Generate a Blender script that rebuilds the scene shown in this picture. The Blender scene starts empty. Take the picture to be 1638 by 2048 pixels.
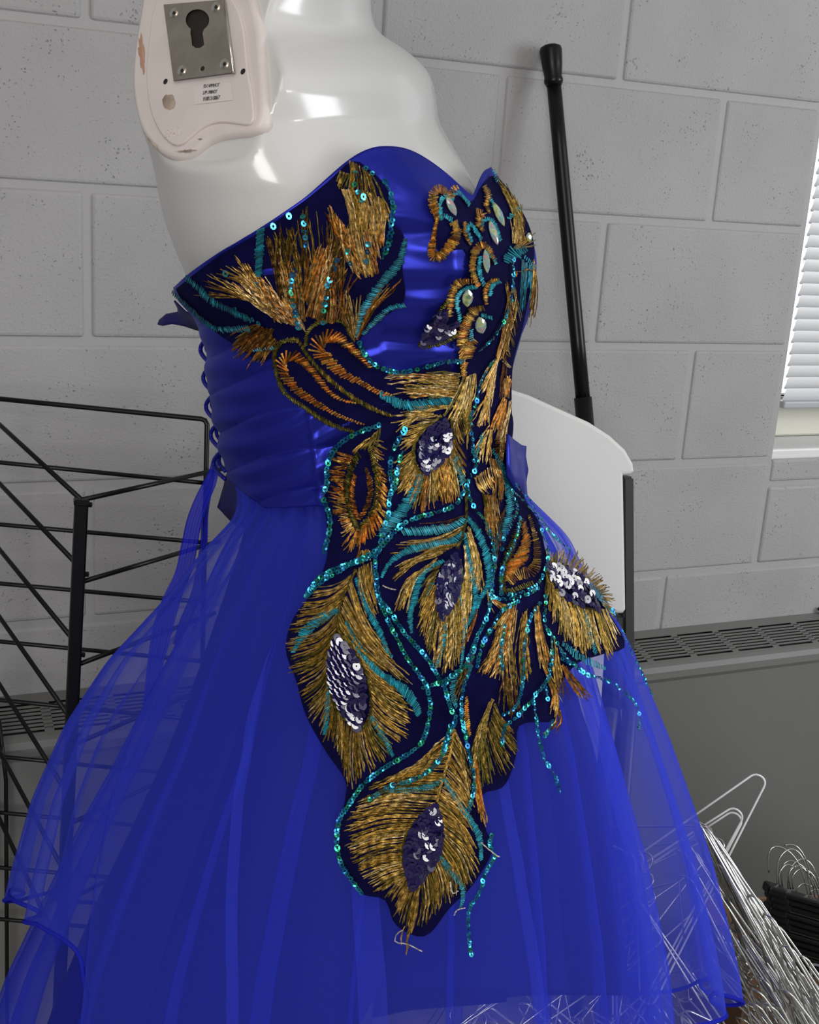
import bpy, bmesh, math, random
import numpy as np
from mathutils import Vector, Matrix
from mathutils.bvhtree import BVHTree

random.seed(7)
rng = np.random.default_rng(7)
SC = bpy.context.scene
COL = SC.collection

# ------------------------------------------------------------------ camera
# Fitted to the block joints of the wall (plane y = 0, x to the right, z up, floor z = 0).
FPX = 2368.8
YAW, PITCH, ROLL = .4213, .2664, .0662
CAM = np.array([-.2472, -1.6637, 1.424])
_cy, _sy, _cp, _sp = math.cos(YAW), math.sin(YAW), math.cos(PITCH), math.sin(PITCH)
FW = np.array([_sy * _cp, _cy * _cp, -_sp])
_rt = np.array([_cy, -_sy, 0.0])
_up = np.cross(_rt, FW)
RT = math.cos(ROLL) * _rt + math.sin(ROLL) * _up
UP = -math.sin(ROLL) * _rt + math.cos(ROLL) * _up
cam = bpy.data.cameras.new('camera')
cam_o = bpy.data.objects.new('camera', cam)
COL.objects.link(cam_o)
cam.sensor_fit = 'VERTICAL'
cam.sensor_height = 24.0
cam.lens = 24.0 * FPX / 2048
cam.clip_start = .05
m = Matrix.Identity(4)
for i in range(3):
    m[i][0], m[i][1], m[i][2], m[i][3] = RT[i], UP[i], -FW[i], CAM[i]
cam_o.matrix_world = m
SC.camera = cam_o

# ------------------------------------------------------------------ world, lights, exposure
w = bpy.data.worlds.new('sky')
SC.world = w
w.use_nodes = True
w.node_tree.nodes['Background'].inputs[0].default_value = (.86, .93, 1, 1)
w.node_tree.nodes['Background'].inputs[1].default_value = 2.2

def area(name, loc, target, sx, sy, power, col=(1, 1, 1), spread=math.pi):
    l = bpy.data.lights.new(name, 'AREA')
    l.shape = 'RECTANGLE'; l.size = sx; l.size_y = sy; l.energy = power; l.color = col; l.spread = spread
    o = bpy.data.objects.new(name, l); COL.objects.link(o)
    o.location = loc
    o.rotation_euler = (Vector(target) - Vector(loc)).to_track_quat('-Z', 'Y').to_euler()
    return o

area('ceiling_panel_light', (2.75, -3.15, 2.66), (2.75, -3.15, 0), .5, .34, 10, (1, .98, .95))
area('ceiling_panel_light', (-.55, -2.0, 2.66), (-.55, -2.0, 0), 1.2, .6, 4, (1, .98, .95))
area('side_window_daylight', (3.1, -1.9, 1.75), (.4, -.3, 1.2), 1.3, 1.2, 27, (.93, .97, 1))
area('front_fill_light', (-1.3, -3.5, 1.8), (.1, -.4, 1.3), 1.4, 1.1, 30, (1, .97, .945))  # added fill from the front left, no window stands behind it
SC.view_settings.view_transform = 'Standard'
SC.view_settings.look = 'None'
SC.view_settings.gamma = 1
SC.view_settings.use_curve_mapping = False
SC.view_settings.exposure = .84
cy = SC.cycles
cy.transparent_max_bounces = 32
cy.max_bounces = 8
cy.diffuse_bounces = 4
cy.transmission_bounces = 6
cy.glossy_bounces = 3
cy.caustics_reflective = False
cy.caustics_refractive = False
cy.use_denoising = True
cy.sample_clamp_indirect = 4

# ------------------------------------------------------------------ helpers
def U(px, py, d):
    return CAM + d * (FW + RT * ((px - 819) / FPX) - UP * ((py - 1024) / FPX))

def ray(px, py):
    return FW + RT * ((px - 819) / FPX) - UP * ((py - 1024) / FPX)

def on_plane(px, py, p0, n):
    d = ray(px, py)
    t = np.dot(np.asarray(p0) - CAM, n) / np.dot(d, n)
    return CAM + t * d

def on_y(px, py, y):
    return on_plane(px, py, np.array([0, y, 0]), np.array([0, 1.0, 0]))

def tag(o, label=None, cat=None, group=None, kind=None):
    if label: o['label'] = label
    if cat: o['category'] = cat
    if group: o['group'] = group
    if kind: o['kind'] = kind
    return o

def link(name, me, mt, parent=None):
    o = bpy.data.objects.new(name, me)
    COL.objects.link(o)
    if mt is not None and len(me.materials) == 0:
        for q in (mt if isinstance(mt, (list, tuple)) else [mt]):
            me.materials.append(q)
    if parent is not None:
        o.parent = parent
    return o

def mesh(name, V, F, mt, parent=None, smooth=False, cols=None):
    me = bpy.data.meshes.new(name)
    me.from_pydata([tuple(map(float, v)) for v in V], [], [tuple(map(int, f)) for f in F])
    if smooth:
        me.polygons.foreach_set('use_smooth', [True] * len(me.polygons))
    if cols is not None:
        a = me.attributes.new('col', 'FLOAT_COLOR', 'POINT')
        a.data.foreach_set('color', np.asarray(cols, dtype=np.float32).reshape(-1))
    me.update()
    return link(name, me, mt, parent)

def from_bm(name, bm, mt, parent=None, smooth=False):
    me = bpy.data.meshes.new(name)
    bm.to_mesh(me); bm.free()
    if smooth:
        me.polygons.foreach_set('use_smooth', [True] * len(me.polygons))
    return link(name, me, mt, parent)

def empty(name, loc=(0, 0, 0)):
    # parts are authored in world coordinates; the root carries the base point through an inverse matrix
    o = bpy.data.objects.new(name, None)
    COL.objects.link(o)
    o.empty_display_size = .05
    return o

def bm_box(bm, c, s, bev=0, seg=1, rot=None):
    r = bmesh.ops.create_cube(bm, size=1)
    vs = r['verts']
    M = Matrix.Translation(Vector(c)) @ (rot.to_4x4() if rot is not None else Matrix.Identity(4)) @ Matrix.Diagonal((s[0], s[1], s[2], 1))
    bmesh.ops.transform(bm, matrix=M, verts=vs)
    if bev > 0:
        es = list({e for v in vs for e in v.link_edges})
        bmesh.ops.bevel(bm, geom=es, offset=bev, segments=seg, affect='EDGES', profile=.5)

def tube(pts, r, n=8, closed=False, cap=True):
    """returns verts, faces of a round tube through pts; r scalar or list"""
    P = np.asarray(pts, float)
    m_ = len(P)
    rr = np.full(m_, r, float) if np.isscalar(r) else np.asarray(r, float)
    if closed:
        T = np.roll(P, -1, 0) - np.roll(P, 1, 0)
    else:
        T = np.gradient(P, axis=0)
    T /= np.linalg.norm(T, axis=1)[:, None] + 1e-12
    a = np.array([0, 0, 1.0]) if abs(T[0][2]) < .9 else np.array([1.0, 0, 0])
    N = np.cross(T[0], a); N /= np.linalg.norm(N)
    V = []; F = []
    for i in range(m_):
        N = N - T[i] * np.dot(N, T[i]); N /= np.linalg.norm(N) + 1e-12
        B = np.cross(T[i], N)
        for k in range(n):
            an = 2 * math.pi * k / n
            V.append(P[i] + rr[i] * (math.cos(an) * N + math.sin(an) * B))
    last = m_ if closed else m_ - 1
    for i in range(last):
        j = (i + 1) % m_
        for k in range(n):
            F.append((i * n + k, i * n + (k + 1) % n, j * n + (k + 1) % n, j * n + k))
    if cap and not closed:
        F.append(tuple(range(n - 1, -1, -1)))
        F.append(tuple((m_ - 1) * n + k for k in range(n)))
    return V, F

class MB:
    def __init__(s): s.V = []; s.F = []; s.C = []
    def add(s, V, F, c=None):
        o = len(s.V); s.V += list(V); s.F += [tuple(i + o for i in f) for f in F]
        if c is not None: s.C += [c] * len(V)
    def build(s, name, mt, parent=None, smooth=False):
        return mesh(name, s.V, s.F, mt, parent, smooth, s.C if s.C else None)

def cr(pts, n):
    """centripetal-ish Catmull-Rom through pts, n samples evenly in arc length"""
    P = np.asarray(pts, float)
    if len(P) == 2:
        t = np.linspace(0, 1, n)[:, None]
        return P[0] * (1 - t) + P[1] * t
    Q = np.vstack([2 * P[0] - P[1], P, 2 * P[-1] - P[-2]])
    out = []
    for i in range(1, len(Q) - 2):
        t = np.linspace(0, 1, 16, endpoint=(i == len(Q) - 3))[:, None]
        p0, p1, p2, p3 = Q[i - 1], Q[i], Q[i + 1], Q[i + 2]
        out.append(.5 * (2 * p1 + (p2 - p0) * t + (2 * p0 - 5 * p1 + 4 * p2 - p3) * t * t + (3 * p1 - p0 - 3 * p2 + p3) * t ** 3))
    X = np.vstack(out)
    s = np.concatenate([[0], np.cumsum(np.linalg.norm(np.diff(X, axis=0), axis=1))])
    q = np.linspace(0, s[-1], n)
    return np.stack([np.interp(q, s, X[:, k]) for k in range(X.shape[1])], 1)

def plen(pts):
    P = np.asarray(pts, float)
    return float(np.linalg.norm(np.diff(P, axis=0), axis=1).sum())

# ------------------------------------------------------------------ materials
def mat(name, col, rough=.5, metal=0.0, spec=.5, noise=None, bump=None, coat=0.0, attr=None, sheen=0.0, trans=0.0):
    """noise=(scale, amount) colour mottling; bump=(scale, strength, distance)"""
    mt = bpy.data.materials.new(name)
    mt.use_nodes = True
    nt = mt.node_tree; N = nt.nodes; L = nt.links
    b = N['Principled BSDF']
    b.inputs['Base Color'].default_value = (*col, 1)
    b.inputs['Roughness'].default_value = rough
    b.inputs['Metallic'].default_value = metal
    b.inputs['Specular IOR Level'].default_value = spec
    b.inputs['Coat Weight'].default_value = coat
    b.inputs['Coat Roughness'].default_value = .08
    b.inputs['Sheen Weight'].default_value = sheen
    b.inputs['Transmission Weight'].default_value = trans
    tc = N.new('ShaderNodeTexCoord')
    if attr:
        a = N.new('ShaderNodeAttribute'); a.attribute_name = attr
        L.new(a.outputs['Color'], b.inputs['Base Color'])
    if noise:
        t = N.new('ShaderNodeTexNoise'); t.inputs['Scale'].default_value = noise[0]; t.inputs['Detail'].default_value = 4
        L.new(tc.outputs['Object'], t.inputs['Vector'])
        r = N.new('ShaderNodeMapRange'); r.inputs['From Min'].default_value = .3; r.inputs['From Max'].default_value = .7
        r.inputs['To Min'].default_value = 1 - noise[1]; r.inputs['To Max'].default_value = 1 + noise[1]
        L.new(t.outputs['Fac'], r.inputs['Value'])
        mx = N.new('ShaderNodeMix'); mx.data_type = 'RGBA'; mx.blend_type = 'MULTIPLY'; mx.inputs['Factor'].default_value = 1
        mx.inputs['A'].default_value = (*col, 1)
        if attr: L.new(a.outputs['Color'], mx.inputs['A'])
        L.new(r.outputs['Result'], mx.inputs['B'])
        L.new(mx.outputs['Result'], b.inputs['Base Color'])
    if bump:
        t = N.new('ShaderNodeTexNoise'); t.inputs['Scale'].default_value = bump[0]; t.inputs['Detail'].default_value = 5
        L.new(tc.outputs['Object'], t.inputs['Vector'])
        bp = N.new('ShaderNodeBump'); bp.inputs['Strength'].default_value = bump[1]; bp.inputs['Distance'].default_value = bump[2]
        L.new(t.outputs['Fac'], bp.inputs['Height']); L.new(bp.outputs['Normal'], b.inputs['Normal'])
    return mt

def block_mat():
    mt = bpy.data.materials.new('painted_block'); mt.use_nodes = True
    nt = mt.node_tree; N = nt.nodes; L = nt.links; b = N['Principled BSDF']
    b.inputs['Roughness'].default_value = .55
    b.inputs['Specular IOR Level'].default_value = .3
    tc = N.new('ShaderNodeTexCoord'); geo = N.new('ShaderNodeNewGeometry'); oi = N.new('ShaderNodeObjectInfo')
    v = geo.outputs['Position']
    # pits: sparse cells, more of them where a slow noise is high
    vo = N.new('ShaderNodeTexVoronoi'); vo.inputs['Scale'].default_value = 150; vo.inputs['Randomness'].default_value = 1
    nz = N.new('ShaderNodeTexNoise'); nz.inputs['Scale'].default_value = 90; nz.inputs['Detail'].default_value = 3
    va = N.new('ShaderNodeVectorMath'); va.operation = 'MULTIPLY_ADD'
    va.inputs[1].default_value = (.012, .012, .012)
    L.new(v, nz.inputs['Vector']); L.new(nz.outputs['Color'], va.inputs[0]); L.new(v, va.inputs[2]); L.new(va.outputs[0], vo.inputs['Vector'])
    sl = N.new('ShaderNodeTexNoise'); sl.inputs['Scale'].default_value = 14; sl.inputs['Detail'].default_value = 5; L.new(v, sl.inputs['Vector'])
    mr = N.new('ShaderNodeMapRange'); mr.inputs['From Min'].default_value = .4; mr.inputs['From Max'].default_value = .72
    mr.inputs['To Min'].default_value = -.04; mr.inputs['To Max'].default_value = .25
    L.new(sl.outputs['Fac'], mr.inputs['Value'])
    pit = N.new('ShaderNodeMath'); pit.operation = 'LESS_THAN'
    L.new(vo.outputs['Distance'], pit.inputs[0]); 
    mu = N.new('ShaderNodeMath'); mu.operation = 'MULTIPLY'; mu.inputs[1].default_value = 1.0
    L.new(mr.outputs['Result'], mu.inputs[0]); L.new(mu.outputs[0], pit.inputs[1])
    sm = N.new('ShaderNodeMapRange'); sm.interpolation_type = 'SMOOTHSTEP'
    sub = N.new('ShaderNodeMath'); sub.operation = 'SUBTRACT'
    L.new(vo.outputs['Distance'], sub.inputs[0]); L.new(mr.outputs['Result'], sub.inputs[1])
    sm.inputs['From Min'].default_value = -.12; sm.inputs['From Max'].default_value = .12
    L.new(sub.outputs[0], sm.inputs['Value'])
    fine = N.new('ShaderNodeTexNoise'); fine.inputs['Scale'].default_value = 260; fine.inputs['Detail'].default_value = 6; L.new(v, fine.inputs['Vector'])
    f2 = N.new('ShaderNodeMath'); f2.operation = 'MULTIPLY'; f2.inputs[1].default_value = .8; L.new(fine.outputs['Fac'], f2.inputs[0])
    ad = N.new('ShaderNodeMath'); ad.operation = 'ADD'; L.new(sm.outputs['Result'], ad.inputs[0]); L.new(f2.outputs[0], ad.inputs[1])
    bp = N.new('ShaderNodeBump'); bp.inputs['Strength'].default_value = .55; bp.inputs['Distance'].default_value = .0025
    L.new(ad.outputs[0], bp.inputs['Height']); L.new(bp.outputs['Normal'], b.inputs['Normal'])
    # paint with slight mottling, darker in the pits
    mt2 = N.new('ShaderNodeTexNoise'); mt2.inputs['Scale'].default_value = 6; mt2.inputs['Detail'].default_value = 6; L.new(v, mt2.inputs['Vector'])
    rp = N.new('ShaderNodeValToRGB')
    rp.color_ramp.elements[0].position = .3; rp.color_ramp.elements[0].color = (.36, .355, .358, 1)
    rp.color_ramp.elements[1].position = .7; rp.color_ramp.elements[1].color = (.41, .405, .408, 1)
    L.new(mt2.outputs['Fac'], rp.inputs['Fac'])
    mx = N.new('ShaderNodeMix'); mx.data_type = 'RGBA'; mx.inputs['A'].default_value = (.24, .24, .24, 1)
    L.new(sm.outputs['Result'], mx.inputs['Factor']); L.new(rp.outputs['Color'], mx.inputs['B'])
    L.new(mx.outputs['Result'], b.inputs['Base Color'])
    return mt

def tulle_mat(name, col, a0, a1):
    """sheer net: threads cover more of the view where the cloth turns edge-on"""
    mt = bpy.data.materials.new(name); mt.use_nodes = True
    nt = mt.node_tree; N = nt.nodes; L = nt.links
    for n in list(N):
        if n.type != 'OUTPUT_MATERIAL': N.remove(n)
    out = N['Material Output']
    d = N.new('ShaderNodeBsdfDiffuse'); d.inputs['Color'].default_value = (*col, 1)
    t = N.new('ShaderNodeBsdfTranslucent'); t.inputs['Color'].default_value = (*col, 1)
    m1 = N.new('ShaderNodeMixShader'); m1.inputs[0].default_value = .35
    L.new(d.outputs[0], m1.inputs[1]); L.new(t.outputs[0], m1.inputs[2])
    tr = N.new('ShaderNodeBsdfTransparent'); tr.inputs['Color'].default_value = (1, 1, 1, 1)
    lw = N.new('ShaderNodeLayerWeight'); lw.inputs['Blend'].default_value = .5
    pw = N.new('ShaderNodeMath'); pw.operation = 'POWER'; pw.inputs[1].default_value = 2.2
    L.new(lw.outputs['Facing'], pw.inputs[0])
    mr = N.new('ShaderNodeMapRange'); mr.inputs['To Min'].default_value = a0; mr.inputs['To Max'].default_value = a1
    L.new(pw.outputs[0], mr.inputs['Value'])
    m2 = N.new('ShaderNodeMixShader'); L.new(mr.outputs['Result'], m2.inputs[0])
    L.new(tr.outputs[0], m2.inputs[1]); L.new(m1.outputs[0], m2.inputs[2])
    L.new(m2.outputs[0], out.inputs['Surface'])
    return mt

M_BLOCK = block_mat()
M_MORTAR = mat('painted_mortar', (.39, .385, .388), .6, bump=(180, .5, .0012))
M_FLOOR = mat('floor_tile', (.3, .28, .25), .5, noise=(8, .1))
M_CEIL = mat('ceiling_tile', (.75, .75, .73), .8, bump=(90, .3, .002))
M_ROOMW = mat('room_paint', (.25, .25, .25), .7, noise=(3, .05))
M_WHITE = mat('gloss_white_fibreglass', (.64, .635, .625), .2, spec=.5, coat=.25, noise=(5, .015))
M_PLATE = mat('matte_cream_plastic', (.70, .63, .605), .42, spec=.4, noise=(25, .05))
M_STEEL = mat('brushed_steel', (.60, .54, .48), .42, metal=1, noise=(40, .15), bump=(120, .05, .001))
M_CHROME = mat('bright_screw_steel', (.75, .72, .66), .2, metal=1)
M_DARK = mat('cavity_shade', (.015, .01, .008), .8)  # shade inside slots and holes, put into the colour
M_SATIN = mat('royal_blue_satin', (.019, .025, .34), .34, metal=.6, spec=.5, bump=(1400, .06, .0005))
M_SATIN.node_tree.nodes['Principled BSDF'].inputs['Specular Tint'].default_value = (.45, .5, 1, 1)
M_SATIN.node_tree.nodes['Principled BSDF'].inputs['Anisotropic'].default_value = .5
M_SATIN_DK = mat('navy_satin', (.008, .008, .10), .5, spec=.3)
M_LINING = mat('blue_lining', (.005, .006, .14), .6, spec=.2)
M_TULLE = tulle_mat('blue_tulle', (.075, .11, .92), .20, .90)
M_TULLE2 = tulle_mat('blue_tulle_inner', (.055, .080, .88), .22, .92)
M_ORGANZA = tulle_mat('blue_organza_ribbon', (.030, .040, .62), .86, .98)
M_NET = mat('navy_applique_net', (.0032, .0028, .036), .8, spec=.05, noise=(60, .3))
M_THREAD = mat('metallic_thread', (.4, .25, .05), .30, metal=.75, spec=.7, attr='col', noise=(420, .5), bump=(1300, .6, .001))
M_FLOSS = mat('coloured_floss', (.02, .3, .4), .5, metal=.1, spec=.5, attr='col', noise=(500, .3))
M_SEQ = mat('iridescent_sequin', (.02, .4, .5), .2, metal=.75, spec=.7, attr='col')
M_SEQP = mat('purple_sequin', (.013, .009, .07), .13, metal=0, spec=.6)
M_CRYSTAL = mat('aurora_crystal', (.55, .75, .62), .08, spec=1, coat=1)
_n = M_CRYSTAL.node_tree
_g = _n.nodes.new('ShaderNodeNewGeometry'); _t = _n.nodes.new('ShaderNodeTexNoise'); _t.inputs['Scale'].default_value = 150; _t.inputs['Detail'].default_value = 1
_c = _n.nodes.new('ShaderNodeValToRGB')
for _p, _q in ((.3, (.12, .2, .14, 1)), (.42, (.36, .42, .14, 1)), (.5, (.40, .44, .34, 1)), (.58, (.16, .34, .34, 1)), (.68, (.44, .26, .28, 1))):
    _e = _c.color_ramp.elements.new(_p); _e.color = _q
_c.color_ramp.elements.remove(_c.color_ramp.elements[0]); _c.color_ramp.elements.remove(_c.color_ramp.elements[-1])
_n.links.new(_g.outputs['Position'], _t.inputs['Vector']); _n.links.new(_t.outputs['Fac'], _c.inputs['Fac'])
_n.links.new(_c.outputs['Color'], _n.nodes['Principled BSDF'].inputs['Base Color'])
M_CLEAR = mat('clear_glass', (1, 1, 1), .02, trans=1)
M_BLACKM = mat('black_powder_coat', (.005, .005, .005), .32, spec=.28)
M_GREYM = mat('dark_grey_metal', (.045, .045, .045), .45, spec=.5)
M_RAD = mat('grey_enamel', (.16, .16, .155), .45, noise=(5, .04))
M_CHAIR = mat('white_chair_plastic', (.74, .735, .72), .5, bump=(500, .05, .0005))
M_WIRE = mat('galvanised_wire', (.62, .62, .61), .22, metal=1.0)
M_WHITEWIRE = mat('white_coated_wire', (.92, .92, .9), .3)
M_CARD = mat('cardboard', (.24, .145, .08), .85, noise=(20, .1))
M_BLIND = mat('white_vinyl_slat', (.82, .83, .85), .4)
M_FRAME = mat('cream_window_frame', (.72, .71, .62), .5)
M_SILL = mat('white_sill_paint', (.8, .8, .8), .4)
M_PRINT = mat('black_print', (.02, .02, .02), .7)
M_STICKER = mat('pale_sticker', (.72, .655, .63), .5)
M_DIRT = mat('glue_residue', (.38, .30, .24), .8, noise=(60, .4))
M_CHIP = mat('bare_tan_chip', (.48, .27, .19), .7)
# ------------------------------------------------------------------ room shell
H = .2032
KX = H * .9926
JX0, JZ0 = 0.0, 1.6                       # joint lattice: column k at x = k*KX, row line r at z = 1.6 - r*H
WIN_X0, WIN_X1, WIN_Z0, WIN_Z1 = 6 * KX, 6 * KX + 1.22, JZ0 - 3 * H, 2.25

def slab(name, boxes, mt, kind='structure'):
    bm = bmesh.new()
    for (a, b) in boxes:
        c = [(a[i] + b[i]) / 2 for i in range(3)]; s = [abs(b[i] - a[i]) for i in range(3)]
        bm_box(bm, c, s)
    o = from_bm(name, bm, mt)
    o['kind'] = kind
    return o

wall = slab('wall_back', [((-1.7, .0032, 0), (WIN_X0 + .004, .2, 2.75)), ((WIN_X1, .0032, 0), (3.3, .2, 2.75)),
                          ((WIN_X0 + .004, .0032, 0), (WIN_X1, .2, WIN_Z0 - .004)), ((WIN_X0 + .004, .0032, WIN_Z1), (WIN_X1, .2, 2.75))], M_MORTAR)
# every block of the part of the wall in view is a piece of its own
def block_mesh(wd, ht):
    bm = bmesh.new()
    bm_box(bm, (0, .03, 0), (wd, .06, ht), .0055, 3)
    for v in bm.verts:
        if v.co.y < .0006:
            v.co.y += random.uniform(-.0004, .0004)
            v.co.x += random.uniform(-.0006, .0006); v.co.z += random.uniform(-.0006, .0006)
    me = bpy.data.meshes.new('block'); bm.to_mesh(me); bm.free()
    me.materials.append(M_BLOCK)
    return me
G = .010
full = [block_mesh(2 * KX - G, H - G) for _ in range(4)]
half = [block_mesh(KX - G, H - G) for _ in range(3)]
def put_block(me, x, z):
    o = link('block', me, None, wall)
    o.location = (x, random.uniform(-.0006, .0006), z)
for row in range(-4, 8):
    z = JZ0 - row * H - H / 2
    first = -4 if row % 2 else -5
    k = first
    while k < 12:
        x0, x1 = k, k + 2
        if row <= 2 and z < WIN_Z1 and z > WIN_Z0:
            if x0 >= 6: break
            if x1 > 6: x1 = 6
        if x1 - x0 == 2:
            if not (row == 3 and x0 >= 6):
                put_block(random.choice(full), (x0 + 1) * KX, z)
        else:
            put_block(random.choice(half), (x0 + .5) * KX, z)
        k += 2
# under the sill the course is split into a thin cap and a shorter block
capm = block_mesh(2 * KX - G, .046 - .004); lowm = block_mesh(2 * KX - G, H - .046 - G)
for k in (6, 8, 10):
    put_block(capm, (k + 1) * KX, JZ0 - 3 * H - .023 + .002)
    put_block(lowm, (k + 1) * KX, JZ0 - 3 * H - .046 - (H - .046) / 2)

slab('floor', [((-1.7, -4.2, -.1), (3.3, .2, 0))], M_FLOOR)
slab('ceiling', [((-1.7, -4.2, 2.7), (3.3, .2, 2.8))], M_CEIL)
slab('wall_left', [((-1.8, -4.2, 0), (-1.7, .2, 2.75))], M_ROOMW)
slab('wall_front', [((-1.8, -4.3, 0), (3.4, -4.2, 2.75))], M_ROOMW)
slab('wall_right', [((3.3, -4.2, 0), (3.4, .2, 2.75))], M_ROOMW)

# ------------------------------------------------------------------ window and blind
win = slab('window_1', [((WIN_X0, .10, WIN_Z0 + .02), (WIN_X0 + .012, .17, WIN_Z1)), ((WIN_X1 - .05, .10, WIN_Z0 + .02), (WIN_X1, .17, WIN_Z1)),
                        ((WIN_X0, .10, WIN_Z1 - .05), (WIN_X1, .17, WIN_Z1))], M_FRAME)
bm = bmesh.new(); bm_box(bm, ((WIN_X0 + WIN_X1) / 2, .125, WIN_Z0 + .058), (WIN_X1 - WIN_X0 - .01, .05, .076), .004, 1)
bm_box(bm, ((WIN_X0 + WIN_X1) / 2, .118, WIN_Z0 + .082), (WIN_X1 - WIN_X0 - .01, .02, .028), .003, 1)
from_bm('window_frame', bm, M_FRAME, win)
bm = bmesh.new(); bm_box(bm, ((WIN_X0 + WIN_X1) / 2, .095, WIN_Z0 + .008), (WIN_X1 - WIN_X0, .18, .02), .004, 2)
from_bm('window_sill', bm, M_SILL, win)
bm = bmesh.new(); bm_box(bm, ((WIN_X0 + WIN_X1) / 2, .15, (WIN_Z0 + WIN_Z1) / 2), (WIN_X1 - WIN_X0 - .03, .004, WIN_Z1 - WIN_Z0 - .1))
from_bm('window_pane', bm, M_CLEAR, win)

blind = tag(empty('window_blind'), 'white horizontal slat blind lowered in the window', 'blind')
BX0 = WIN_X0 + .045
BY = .045
pz = on_y(1580, 808, BY)[2]
V = []; F = []
NS = 7
for i in range(NS):
    a = (i / (NS - 1) - .5) * 2
    yy = .0035 * (1 - a * a)
    zz = a * .0125
    cut = .004 if abs(a) > .9 else 0
    for x in (cut, .5, 1.1 - cut):
        V.append((x, -yy, zz)); 
for i in range(NS - 1):
    for j in range(2):
        F.append((i * 3 + j, i * 3 + j + 1, (i + 1) * 3 + j + 1, (i + 1) * 3 + j))
sm_ = bpy.data.meshes.new('slat'); sm_.from_pydata(V, [], F); sm_.materials.append(M_BLIND)
sm_.polygons.foreach_set('use_smooth', [True] * len(sm_.polygons))
for i in range(54):
    o = link('slat', sm_, None, blind)
    o.location = (BX0, BY, pz + .018 + i * .0212)
    o.rotation_euler = (.32, 0, 0)
bm = bmesh.new(); bm_box(bm, (BX0 + .55 - .004, BY, pz), (1.1, .024, .013), .003, 2)
tag(from_bm('bottom_rail', bm, mat('grey_blind_rail', (.45, .47, .5), .4), blind))
for xx in (.16, .9):
    V, F = tube([(BX0 + xx, BY - .012, pz), (BX0 + xx, BY - .012, pz + 1.16)], .0008, 5)
    mesh('ladder_cord', V, F, M_BLIND, blind)

# ------------------------------------------------------------------ convector cover along the wall
rad = tag(empty('convector_cover'), 'long grey metal convector cover with slotted top along the wall', 'radiator')
RX0, RX1 = -.9, 2.6
RZ = .681
RD = .112
def topz(dy): return RZ - .22 * dy          # the top falls towards the room
bm = bmesh.new()
prof = [(-.001, 0.08), (-.001, RZ), (-.018, topz(.018))]
V = []; F = []
pts = [(-.098, topz(.098)), (-.106, topz(.106) - .0015), (-.112, topz(.112) - .008), (-.1125, topz(.112) - .02), (-.108, topz(.112) - .028), (-.108, .08)]
for x in (RX0, RX1):
    for (yy, zz) in pts: V.append((x, yy, zz))
n = len(pts)
for i in range(n - 1): F.append((i, i + 1, n + i + 1, n + i))
V += [(RX0, -.001, .08), (RX0, -.001, RZ), (RX1, -.001, .08), (RX1, -.001, RZ)]
F.append(tuple(range(n)) + (2 * n, 2 * n + 1)); F.append(tuple(range(n, 2 * n)) + (2 * n + 2, 2 * n + 3))
mesh('front_panel', V, F, M_RAD, rad, False)
# grille: bars between slots, bridges between groups of slots
MBG = MB()
def top_quad(x0, x1, d0, d1, th=.0012):
    V = [(x0, -d0, topz(d0)), (x1, -d0, topz(d0)), (x1, -d1, topz(d1)), (x0, -d1, topz(d1))]
    V += [(a, b, c - th) for a, b, c in V]
    MBG.add(V, [(0, 3, 2, 1), (0, 1, 5, 4), (1, 2, 6, 5), (2, 3, 7, 6), (3, 0, 4, 7)])
a_ = on_y(1354, 1264, -.024)[0]; b_ = on_y(1436, 1257, -.024)[0]
pitch = b_ - a_
S0, S1 = .022, .090
top_quad(RX0, RX1, .001, S0); top_quad(RX0, RX1, S1, .0985)
nsl = 8
ph = (S1 - S0) / nsl
for i in range(1, nsl):
    top_quad(RX0, RX1, S0 + i * ph - .0019, S0 + i * ph + .0019)
x = a_ - pitch * math.floor((a_ - RX0) / pitch)
while x < RX1:
    top_quad(x - .013, x, S0, S1)
    x += pitch
MBG.build('grille', M_RAD, rad)
V = [(xx, -d_, topz(d_) - .0075) for xx in (RX0 + .01, RX1 - .01) for d_ in (.004, .098)]
mesh('slot_shade_sheet', V, [(0, 1, 3, 2)], M_DARK, rad)  # dark sheet added under the grille so the slots look black with shade
# dark cable end lying on the cover by the wall
pp = [on_y(1638, 1216, -.006), on_y(1652, 1226, -.012), on_y(1680, 1232, -.02)]
V, F = tube(cr(pp, 10), .0045, 8)
tag(mesh('cable', V, F, M_BLACKM, None, True), 'short black cable end on the convector cover below the window', 'cable')

# ------------------------------------------------------------------ pole leaning on the wall
pole = tag(empty('pole'), 'black metal pole with flared rubber cap leaning on the block wall', 'pole')
A = on_y(1101, 96, -.022)
Bp = on_y(1166, 800, -.135)
dirp = (Bp - A) / np.linalg.norm(Bp - A)
tf = (0.012 - A[2]) / dirp[2]
def pl(t0, t1, r0, r1, name, mt, n=20, extra=None):
    pts = [A + dirp * t for t in np.linspace(t0, t1, 6)]
    V, F = tube(pts, list(np.linspace(r0, r1, 6)), n)
    return mesh(name, V, F, mt, pole, True)
L1 = float(np.linalg.norm(Bp - A))
pl(.05, L1, .0108, .0112, 'upper_shaft', M_BLACKM)
pl(L1 - .004, tf, .0136, .0136, 'lower_shaft', M_BLACKM)
ts = [0, .003, .008, .03, .046, .05, .053, .058]
rs = [.010, .0155, .0168, .0150, .0130, .0142, .0142, .0118]
V, F = tube([A + dirp * (t - .004) for t in ts], rs, 20)
mesh('rubber_cap', V, F, M_BLACKM, pole, True)

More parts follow.
